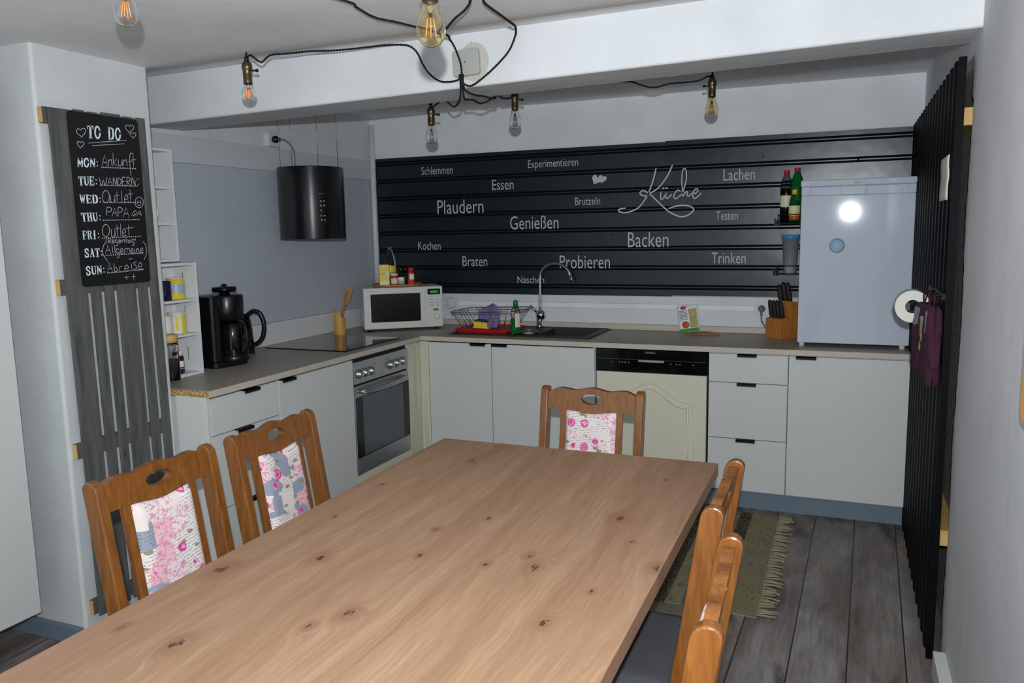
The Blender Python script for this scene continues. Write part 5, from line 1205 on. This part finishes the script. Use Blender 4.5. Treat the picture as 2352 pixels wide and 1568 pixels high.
# wall outlets on the back wall
rt = thing('wall_socket', 'round white timer socket on the wall right of the microwave', 'socket', (0.56, 0.047, 1.05))
G().prism(rrect(0.085, 0.085, 0.012), lambda u, v, q: (u, -q, v), 0.0, 0.014).build('cover_plate', 'outlet_white', rt, bevel=0.003)
G().lathe([(0.038, 0), (0.038, 0.012), (0.034, 0.02), (0.0005, 0.022)], (0, -0.012, 0), 28, rotx(PI/2)).build('dial', 'outlet_white', rt, bevel=0.001)
w2 = thing('wall_socket', 'white wall socket with grey plug beside the knife block', 'socket', (2.632, 0.047, 1.052))
G().prism(rrect(0.085, 0.085, 0.01), lambda u, v, q: (u, -q, v), 0.0, 0.012).build('cover_plate', 'outlet_white', w2, bevel=0.003)
G().lathe([(0.022, 0.0), (0.022, 0.0008), (0.0005, 0.0008)], (0, -0.012, 0), 24, rotx(PI/2)).build('recess', 'text_grey', w2)
p2 = thing('plug', 'grey plug and cable in the socket beside the knife block', 'plug', (2.632, 0.034, 1.05))
G().lathe([(0.017, 0), (0.018, 0.012), (0.013, 0.03), (0.0005, 0.032)], (0, 0, 0), 16, rotx(PI/2)).cyl((0, -0.022, 0), (0.002, -0.026, -0.035), 0.007, 10).build('plug_body', 'cord_grey', p2)
G().tube(smooth_path([(0.002, -0.026, -0.03), (0.005, -0.026, -0.07), (0.03, -0.028, -0.105), (0.07, -0.02, -0.118), (0.11, 0.0, -0.118)], 6), 0.0045, 8).build('cable', 'cord_grey', p2)
# seasoning packets
k1 = thing('seasoning_packet', 'printed seasoning packet leaning upright against the white back wall', 'packet', (2.215, 0.0, 0.9), 0.0)
k1.rotation_euler = (-0.12, -0.15, 0.0)
def pk(u, v): return (-0.062 + 0.124*u, -0.006*math.sin(PI*u)*math.sin(PI*v), 0.002 + 0.168*v)
G().grid(8, 8, pk).build('pouch', 'label_white', k1, solid=0.003)
G().grid(6, 6, lambda u, v: (0.008 + 0.048*u, -0.0085, 0.03 + 0.115*v)).build('picture', 'packet_print', k1)
g = G()
for i in range(7): g.box(-0.05, 0.0, -0.0088, -0.008, 0.08 + 0.009*i, 0.084 + 0.009*i)
g.build('text_lines', 'text_grey', k1)
G().box(-0.06, 0.06, -0.0088, -0.0075, 0.004, 0.026).build('green_band', 'label_green', k1)
G().lathe([(0.018, 0), (0.018, 0.001), (0.0005, 0.001)], (-0.022, -0.0078, 0.155), 16, rotx(PI/2) @ Matrix.Diagonal((1, 0.6, 1))).build('red_emblem', 'label_red', k1)
G().lathe([(0.022, 0), (0.022, 0.001), (0.0005, 0.001)], (-0.018, -0.0078, 0.05), 18, rotx(PI/2)).build('dish_picture', 'spice_orange', k1)
k2 = thing('seasoning_packet', 'green and orange seasoning packet lying flat on the worktop', 'packet', (2.315, -0.085, 0.9), 0.05)
G().grid(8, 6, lambda u, v: (-0.085 + 0.17*u, -0.045 + 0.09*v, 0.003 + 0.018*math.sin(PI*u)*math.sin(PI*v))).build('pouch', 'packet_dark', k2, solid=0.004)
G().box(-0.08, -0.055, -0.04, 0.03, 0.0065, 0.0075).build('orange_patch', 'label_red', k2)
# knife block
KBR = -0.72
kb = thing('knife_block', 'wooden knife block filled with black-handled knives beside the fridge', 'knife block', (2.762, -0.095, 0.9), KBR)
G().prism([(0.07, 0.0), (0.07, 0.205), (-0.005, 0.215), (-0.01, 0.125), (-0.075, 0.115), (-0.075, 0.0)], lambda u, v, q: (q, u, v), -0.058, 0.058).build('block', 'block_wood', kb, bevel=0.003)
def knife(x, y, z, L, r=0.0115):
    k = Vector((-0.10, -0.13, 1.0)).normalized(); a = Vector((x, y, z))
    g = G().tube([a, a + k*L*0.15, a + k*L*0.5, a + k*L*0.85, a + k*L], r, 10, rfn=lambda t: r*(0.85 + 0.25*math.sin(PI*min(1, t*1.05))) if t < 0.99 else r*0.6)
    t = tag(g.build('knife', 'black_matt', None), KN.pop(0), 'knife', 'knives in the wooden block')
    t.location = kb.location; t.rotation_euler = (0, 0, KBR); return t
KN = ['knife with black handle at front left of the block', 'knife with black handle in the front row of the block, second from left', 'knife with black handle in the front row of the block, third from left', 'knife with black handle in the front row of the block, rightmost', 'tall black-handled knife at the back left of the block', 'tallest black-handled knife in the middle back of the block', 'tall black-handled knife at the back right of the block']
for i, x in enumerate((-0.042, -0.014, 0.014, 0.042)): knife(x, -0.04, 0.114, 0.105)
for i, (x, z, L) in enumerate(((-0.034, 0.208, 0.10), (0.0, 0.21, 0.115), (0.034, 0.208, 0.115))): knife(x, 0.02, z - 0.004, L, 0.0135)

# ------------------------------------------------------------------ hanging wire shelves on the sheet
def rail_shelf(label, x0, x1, z, d):
    t = thing('wire_shelf', label, 'shelf', (x0, 0.03, z))
    w_ = x1 - x0
    G().box(0, w_, -d, -0.002, 0.0, 0.004).build('base_plate', 'black_metal', t, bevel=0.001)
    g = G()
    for h in (0.05,):
        g.tube([(0, -0.004, h), (0, -d, h), (w_, -d, h), (w_, -0.004, h)], 0.003, 6)
    for p in ((0, -d), (w_, -d), (0, -0.004), (w_, -0.004)): g.tube([(p[0], p[1], 0), (p[0], p[1], 0.05)], 0.003, 6)
    g.build('guard_rail', 'black_metal', t)
    G().box(-0.03, -0.0, -0.012, -0.002, -0.012, 0.022).box(-0.03, -0.022, -0.026, -0.002, 0.014, 0.030).build('hook', 'black_metal', t)
    return t
rail_shelf('upper black rail shelf holding bottles left of the fridge', 2.722, 2.85, 1.552, 0.13)
rail_shelf('lower black rail shelf holding the blue-lidded beaker left of the fridge', 2.722, 2.85, 1.262, 0.11)
US, LS = 1.5565, 1.2665
bottle('drink_bottle', 'dark cola bottle with red cap at left on the upper rail shelf', (2.757, -0.012, US), [(0.028, 0), (0.033, 0.01), (0.033, 0.10), (0.031, 0.13), (0.033, 0.16), (0.033, 0.2), (0.026, 0.245), (0.014, 0.275), (0.013, 0.285)], 'clear_plastic', (0.0165, 0.277, 0.298), 'red_cap', [(0.0005, 0.005), (0.0315, 0.008), (0.0315, 0.195), (0.0005, 0.195)], 'cola', [(0.0337, 0.09, 0.155, -2.8, 0.0)], ['label_cream'])
bottle('drink_bottle', 'green bottle with red cap at right on the upper rail shelf', (2.815, -0.02, US), [(0.031, 0), (0.036, 0.01), (0.036, 0.20), (0.03, 0.245), (0.015, 0.285), (0.0135, 0.295)], 'green_bottle', (0.0165, 0.287, 0.308), 'red_cap', None, None, None, None)
bottle('lemon_bottle', 'small squat bottle with yellow cap and citrus label in front of the green bottle', (2.806, -0.068, US), [(0.026, 0), (0.03, 0.006), (0.031, 0.09), (0.026, 0.13), (0.012, 0.155), (0.011, 0.165)], 'clear_plastic', (0.0145, 0.158, 0.185), 'yellow_cap', [(0.0005, 0.003), (0.0285, 0.004), (0.0285, 0.12), (0.0005, 0.122)], 'green_bottle', [(0.0316, 0.06, 0.095, -2.8, -0.2), (0.0316, 0.04, 0.06, -2.8, -0.2), (0.0316, 0.018, 0.04, -2.5, -0.5)], ['label_cream', 'yellow_print', 'label_red'])
bk = thing('beaker', 'tall translucent beaker with blue lid on the lower rail shelf', 'container', (2.79, -0.035, LS))
G().lathe([(0.0005, 0), (0.034, 0), (0.036, 0.004), (0.047, 0.205), (0.0455, 0.205), (0.034, 0.006), (0.0005, 0.005)], (0, 0, 0), 32, close=False).build('cup', 'frosted', bk)
G().lathe([(0.048, 0.2), (0.051, 0.204), (0.051, 0.219), (0.047, 0.222), (0.0005, 0.219)], (0, 0, 0), 32).build('lid', 'blue_plastic', bk)
G().lathe([(0.0005, 0.0055), (0.0335, 0.0055), (0.036, 0.055), (0.0005, 0.058)], (0, 0, 0), 24, close=False).build('contents', 'salt_white', bk)

# ------------------------------------------------------------------ fridge
fg = thing('fridge', 'white undercounter fridge standing on the worktop at the right end', 'fridge', (3.128, -0.19, 0.9))
FX0, FX1 = 2.860, 3.398
def fb(x0, x1, y0, y1, z0, z1): return G().box(x0, x1, y0, y1, z0, z1)
fb(FX0 + 0.004, FX1 - 0.004, -0.37, 0.02, 0.922, 1.735).build('body', 'fridge_white', fg, bevel=0.004, world=True)
fd = G().box(FX0, FX1, -0.43, -0.374, 0.921, 1.692).build('door', 'fridge_white', fg, bevel=0.005, seg=3, world=True)
fb(FX0 - 0.004, FX1 + 0.002, -0.436, 0.02, 1.737, 1.772).build('top_panel', 'fridge_white', fg, bevel=0.007, seg=3, world=True)
g = G().box(FX0, FX1, -0.41, -0.374, 1.692, 1.737)
g.box(FX0, FX0 + 0.045, -0.43, -0.41, 1.692, 1.737).box(3.045, 3.17, -0.43, -0.41, 1.692, 1.737).box(FX1 - 0.04, FX1, -0.43, -0.41, 1.692, 1.737)
g.build('grip_recess', 'fridge_white', fd, bevel=0.003, world=True)
g = G(); text_to(g, 'beko', lambda x, y: (3.113 + x, -0.4365, 1.748 + y), 0.03, 0.011, bold=0.01); g.build('brand_mark', 'text_grey', fg, world=True)
for x in (FX0 + 0.022, FX1 - 0.03):
    for y in (-0.40, -0.02): G().cyl((x, y, 0.9), (x, y, 0.921), 0.014, 14).build('foot', 'outlet_white', fg, world=True)
mg = thing('fridge_magnet', 'blue bottle-cap shaped magnet on the white fridge door', 'magnet', (3.041, -0.43, 1.433))
P = []
for i in range(168):
    a = 2*PI*i/168; P.append(((0.0365 + 0.0028*math.cos(21*a))*math.cos(a), (0.0365 + 0.0028*math.cos(21*a))*math.sin(a)))
G().prism(P, lambda u, v, q: (u, -q, v), 0.0005, 0.006).build('rim', 'magnet_rim', mg)
G().lathe([(0.0335, 0), (0.032, 0.002), (0.0005, 0.002)], (0, -0.006, 0), 32, rotx(PI/2)).build('face', 'magnet_blue', mg)

# ------------------------------------------------------------------ paper roll, mitts and switch on the right panel
px_, py_ = 3.245, -1.50
ho = thing('roll_holder', 'black wall bracket carrying the paper roll on the black panel', 'roll holder', (3.399, -1.44, 1.235))
G().box(-0.004, 0.005, -0.03, 0.10, -0.025, 0.06).build('wall_plate', 'black_metal', ho, bevel=0.002)
G().tube([(0.0, -0.075, 0.0), (-0.045, -0.082, 0.0), (-0.062, -0.080, 0.0), (-0.070, -0.06, 0.0), (-0.070, 0.09, 0.0)], 0.008, 10).tube([(-0.002, -0.075, 0.0), (-0.002, 0.0, 0.01)], 0.008, 8).build('arm', 'black_metal', ho)
pr_ = thing('paper_roll', 'white paper roll hanging on the black bracket in front of the fridge edge', 'paper roll', (3.331, -1.44, 1.222))
RO, RI = 0.062, 0.026; n = 48
cr = lambda r_, y: [(r_*math.cos(2*PI*i/n), y, r_*math.sin(2*PI*i/n)) for i in range(n+1)]
g = G().strip(cr(RO, -0.05), cr(RO, 0.05)).strip(cr(RO, -0.05), cr(RI, -0.05)).strip(cr(RO, 0.05), cr(RI, 0.05))
g.sm = [True]*len(g.sm); g.build('paper', 'paper_white', pr_)
G().strip(cr(RI, -0.05), cr(RI, 0.05)).build('core', 'roll_core', pr_)
def mitt(label, loc, rz, h, wd, m, floral, rot=(0, 0)):
    t = thing('oven_mitt', label, 'oven mitt', loc, rz, 'oven mitts on the black panel'); t.rotation_euler = (rot[0], rot[1], rz)
    # outline hanging from its cuff loop, thumb on one side
    P = [(-0.35, 0.0), (0.35, 0.0), (0.42, -0.3), (0.62, -0.45), (0.75, -0.68), (0.66, -0.75), (0.48, -0.62), (0.5, -0.85), (0.28, -0.99), (-0.1, -1.0), (-0.42, -0.9), (-0.52, -0.7), (-0.46, -0.4)]
    P = [(p[0]*wd, p[1]*h) for p in smooth_path([Vector((u, v, 0)) for u, v in P + P[:1]], 4)][:-1]
    cxm = sum(p[0] for p in P)/len(P); czm = sum(p[1] for p in P)/len(P); n = len(P); rows = []
    for k_, (sc, dy) in enumerate(((1.0, 0.0), (0.985, 0.009), (0.93, 0.016), (0.75, 0.020), (0.4, 0.022))):
        rows.append([(cxm + (u-cxm)*sc, dy + 0.004*math.sin(u*60 + v*25), czm + (v-czm)*sc) for u, v in P])
    g = G()
    for sg in (-1, 1):
        R2 = [[(x, sg*y, z) for x, y, z in r_] for r_ in rows]
        for ra, rb in zip(R2, R2[1:]): g.strip(ra + ra[:1], rb + rb[:1])
        g.add(R2[-1] + [(cxm, sg*0.0225, czm)], [(i, (i+1) % n, n) for i in range(n)])
    g.sm = [True]*len(g.sm); mo = g.build('mitt', m, t)
    F = [(-0.25*wd, -0.16*h), (0.2*wd, -0.14*h), (0.16*wd, -0.3*h), (0.05*wd, -0.45*h), (-0.08*wd, -0.62*h), (-0.22*wd, -0.6*h), (-0.12*wd, -0.42*h), (-0.2*wd, -0.3*h)] if floral == 1 else [(-0.2*wd, -0.05*h), (0.2*wd, -0.05*h), (0.16*wd, -0.30*h), (-0.22*wd, -0.34*h)]
    G().prism(F, lambda u, v, q: (u, q - 0.008, v), -0.0165, -0.0145).build('patch', 'mitt_floral' if floral == 1 else 'mitt_grey', t)
    G().tube([(0, 0.0, -0.005), (0.012, 0, 0.03), (0, 0, 0.05), (-0.012, 0, 0.03), (0, 0, -0.005)], 0.003, 6).build('loop', m, t)
    return t
mitt('purple oven mitt with grey patch hanging nearest the paper roll', (3.362, -1.60, 1.245), -1.25, 0.25, 0.10, 'mitt_purple', 2, (0.0, 0.10))
mitt('purple oven mitt with floral patch hanging at the back of the group', (3.370, -1.725, 1.25), -1.42, 0.27, 0.11, 'mitt_purple', 1, (0.0, 0.05))
mitt('purple oven mitt hanging at the front of the group by the panel edge', (3.372, -1.845, 1.255), -1.52, 0.28, 0.09, 'mitt_purple', 0, (0.0, 0.0))
hk = thing('hook_rail', 'small black hook rail holding the oven mitts on the black panel', 'hook rail', (3.3985, -1.74, 1.292))
g = G().box(-0.004, 0.003, -0.13, 0.16, -0.01, 0.01)
for y in (0.14, 0.015, -0.105): g.tube([(-0.003, y, 0.0), (-0.03, y, -0.002), (-0.036, y, 0.012)], 0.003, 6)
g.build('rail', 'black_metal', hk)
sw = thing('paper_note', 'white paper strip taped to the black ribbed panel above the mitts', 'note', (3.398, -1.69, 1.69))
G().grid(4, 12, lambda u, v: (-0.002 - 0.001*math.sin(u*5) - 0.001*math.sin(v*9), -0.135 + 0.27*u - 0.004*math.sin(v*14)*(1-u), -0.072 + 0.15*v)).build('strip', 'paper_white', sw, solid=0.001)
g = G()
for P in ([(-0.006, -0.03, 0.0), (-0.006, -0.03, -0.03), (-0.006, -0.07, -0.03)], [(-0.006, 0.03, -0.005), (-0.006, 0.0, -0.005), (-0.006, 0.0, -0.035)]): g.ribbon(P, (-1, 0, 0), 0.002)
g.build('pencil_marks', 'text_grey', sw)

# ------------------------------------------------------------------ slatted board and chalk planner on the pillar
sb = thing('slatted_board', 'grey weathered pallet-style slat board mounted on the white pillar', 'board', (0.456, -2.65, 0.1))
sb.rotation_euler = (0.009, 0, 0)
random.seed(4)
for y0, y1, dz in ((-2.864, -2.770, 0.0), (-2.761, -2.711, 0.006), (-2.701, -2.654, 0.004), (-2.644, -2.551, 0.008), (-2.543, -2.492, 0.004), (-2.482, -2.434, 0.006)):
    G().box(0.022, 0.029, y0 + 2.65, y1 + 2.645, 0.004, 1.903 + dz).build('slat', 'grey_wood', sb, bevel=0.002)
for z in (1.877, 1.27, 0.66, 0.045):
    G().box(0.0, 0.022, -0.232, 0.195, z - 0.028, z + 0.028).build('batten', 'grey_wood', sb, bevel=0.001)
    G().box(0.001, 0.021, -0.2335, -0.2318, z - 0.027, z + 0.027).build('batten_end', 'pale_wood', sb)
cbd = thing('chalkboard', 'black weekly TO DO chalkboard planner fixed on the slatted board', 'chalkboard', (0.4875, -2.655, 1.682))
G().prism(rrect(0.312, 0.634, 0.014), lambda u, v, q: (q, u, v), 0.0, 0.005).build('panel', 'chalkboard', cbd)
XB = 0.0055
loc2 = lambda y, z: (XB, y + 2.655, z - 1.682)
GL = {
 'T': [((0, .94), (1, .94), .13), ((.5, .02), (.5, .94), .27), ((.24, .05), (.76, .05), .1), ((.05, .72), (.05, .96), .1), ((.95, .72), (.95, .96), .1)],
 'D': [((.16, .02), (.16, .98), .25), ((0, .05), (.5, .05), .1), ((0, .95), (.5, .95), .1), ((.5, .95), (.78, .84), (.86, .5), (.78, .16), (.5, .05), .24)],
 'M': [((.12, .04), (.12, .96), .16), ((.86, .04), (.86, .96), .22), ((.12, .96), (.48, .2), .2), ((.48, .2), (.86, .96), .11), ((0, .05), (.26, .05), .1), ((.7, .05), (1, .05), .1)],
 'N': [((.14, .04), (.14, .96), .14), ((.86, .04), (.86, .96), .14), ((.14, .96), (.86, .06), .24), ((0, .05), (.3, .05), .1), ((.7, .95), (1, .95), .1), ((0, .95), (.2, .95), .1)],
 'U': [((.18, .96), (.18, .3), (.3, .1), (.5, .04), .24), ((.5, .04), (.72, .1), (.84, .3), (.84, .96), .13), ((0, .95), (.4, .95), .1), ((.68, .95), (1, .95), .1)],
 'E': [((.2, .02), (.2, .98), .26), ((0, .05), (.95, .05), .11), ((0, .95), (.92, .95), .11), ((.25, .5), (.7, .5), .11), ((.92, .05), (.95, .28), .1), ((.9, .95), (.9, .74), .1), ((.7, .38), (.7, .62), .09)],
 'F': [((.2, .02), (.2, .98), .26), ((0, .05), (.5, .05), .11), ((0, .95), (.92, .95), .11), ((.25, .5), (.7, .5), .11), ((.9, .95), (.9, .7), .1), ((.7, .38), (.7, .62), .09)],
 'W': [((.1, .96), (.32, .04), .2), ((.32, .04), (.5, .8), .1), ((.5, .8), (.68, .04), .2), ((.68, .04), (.9, .96), .1), ((0, .95), (.28, .95), .1), ((.74, .95), (1, .95), .1)],
 'H': [((.2, .02), (.2, .98), .25), ((.8, .02), (.8, .98), .25), ((.2, .5), (.8, .5), .11), ((0, .05), (.4, .05), .1), ((.6, .05), (1, .05), .1), ((0, .95), (.4, .95), .1), ((.6, .95), (1, .95), .1)],
 'R': [((.18, .02), (.18, .98), .25), ((0, .05), (.42, .05), .1), ((0, .95), (.5, .95), .1), ((.5, .95), (.8, .86), (.82, .66), (.5, .5), (.2, .5), .2), ((.5, .5), (.72, .3), (.8, .06), (1, .06), .2)],
 'I': [((.5, .02), (.5, .98), .3), ((.2, .05), (.8, .05), .1), ((.2, .95), (.8, .95), .1)],
 'S': [((.85, .72), (.8, .92), (.5, .97), (.2, .88), (.18, .68), (.5, .52), (.82, .34), (.8, .12), (.5, .03), (.2, .08), (.14, .3), .2)],
 'A': [((.14, .04), (.48, .96), .1), ((.48, .96), (.84, .04), .26), ((.26, .36), (.7, .36), .1), ((0, .05), (.3, .05), .1), ((.64, .05), (1, .05), .1)],
 'O': [tuple((.5 + .4*math.cos(2*PI*i/20), .5 + .47*math.sin(2*PI*i/20)) for i in range(22)) + (.18,)],
}
for wd_, b0, b1, t0 in BLOCK:
    g = G(); n = len(wd_); Lw = b1[0] - b0[0]; cell = Lw/n
    for i, ch in enumerate(wd_):
        if ch == ' ':
            g.build('day_lettering', 'board_white_print', cbd, label='printed white heading word TO'); g = G(); continue
        cw = cell*0.86
        for st_ in GL[ch]:
            *ps, wdt = st_
            P = []
            for u, v in ps:
                f = (i*cell + u*cw)/Lw
                y = b0[0] + f*Lw + (t0[0] - b0[0])*v; z = b0[1] + f*(b1[1]-b0[1]) + (t0[1] - b0[1])*v
                P.append(loc2(y, z))
            g.ribbon(P, (1, 0, 0), wdt*cw*1.35)
    if n == 3:
        g.build('day_lettering', 'board_white_print', cbd, label='printed white word ' + wd_); g = G()
        for v in (0.12, 0.55):
            y = b1[0] + 0.004; z = b1[1] + (t0[1]-b0[1])*v
            g.box(XB - 0.0001, XB + 0.0002, y + 2.655, y + 2.6585, z - 1.682, z - 1.677)
    g.build('colon', 'board_white_print', cbd) if n == 3 else g.build('day_lettering', 'board_white_print', cbd, label='printed white heading word DO')
g = G()
for a, b_ in DOTS:
    nd = 20
    for i in range(nd + 1):
        f = i/nd; y = a[0] + (b_[0]-a[0])*f + 2.655; z = a[1] + (b_[1]-a[1])*f - 1.682
        g.box(XB - 0.0001, XB + 0.0002, y - 0.0017, y + 0.0017, z - 0.0016, z + 0.0016)
g.build('dotted_lines', 'board_white_print', cbd)
k = 0
for name, cnt, lb in (('chalk_heart', 1, 0), ('chalk_heart', 1, 0), ('chalk_heart', 1, 0), ('chalk_heart', 1, 0), ('chalk_underline', 1, 0), ('chalk_underline', 1, 0), ('chalk_word', 11, 'Ankunft'), ('chalk_word', 12, 'WANDERN'), ('chalk_word', 12, 'Outlet with a smiley'), ('chalk_word', 10, 'PAPA'), ('chalk_word', 8, 'Outlet'), ('chalk_word', 11, 'Regentag'), ('chalk_word', 13, 'Allgemeine'), ('chalk_word', 9, 'Abreise'), ('chalk_stars', 4, 0)):
    g = G()
    for st_ in CHALK[k:k+cnt]:
        P = [Vector(loc2(min(y, -2.504), z)) for y, z in st_]
        if len(P) > 3: P = smooth_path(P, 4)
        g.ribbon(P, (1, 0, 0), 0.0026, 0.0002)
    k += cnt
    g.build(name, 'chalk', cbd, label=('handwritten chalk word ' + lb) if lb else None)

# ------------------------------------------------------------------ tall cupboard at the left edge, board on the right wall
cu = thing('tall_cupboard', 'plain white tall cupboard door side at the left edge of the picture', 'cupboard', (0.19, -3.45, 0))
G().box(0.012, 0.36, -3.95, -3.03, 0.18, 2.08).build('body', 'cupboard_white', cu, bevel=0.002, world=True)
G().box(0.362, 0.381, -3.953, -3.022, 0.176, 2.085).build('door', 'cupboard_white', cu, bevel=0.0015, world=True)
for y in (-3.07, -3.9):
    for x in (0.075,): G().cyl((x, y, 0), (x, y, 0.18), 0.018, 14).build('leg', 'outlet_white', cu, world=True)
ob = thing('wall_plaque', 'orange yellow rounded board hanging on the grey right wall', 'plaque', (3.45, -3.18, 1.31))
G().prism(rrect(0.34, 0.33, 0.03), lambda u, v, q: (-q, u - 0.074 - 0.0, v), 0.012, 0.03).build('board', 'orange_board', ob, bevel=0.005, seg=3)
cyl_obj('hanger', (0, -0.08, 0.10), (-0.014, -0.08, 0.10), 0.006, 'steel', ob, 10)
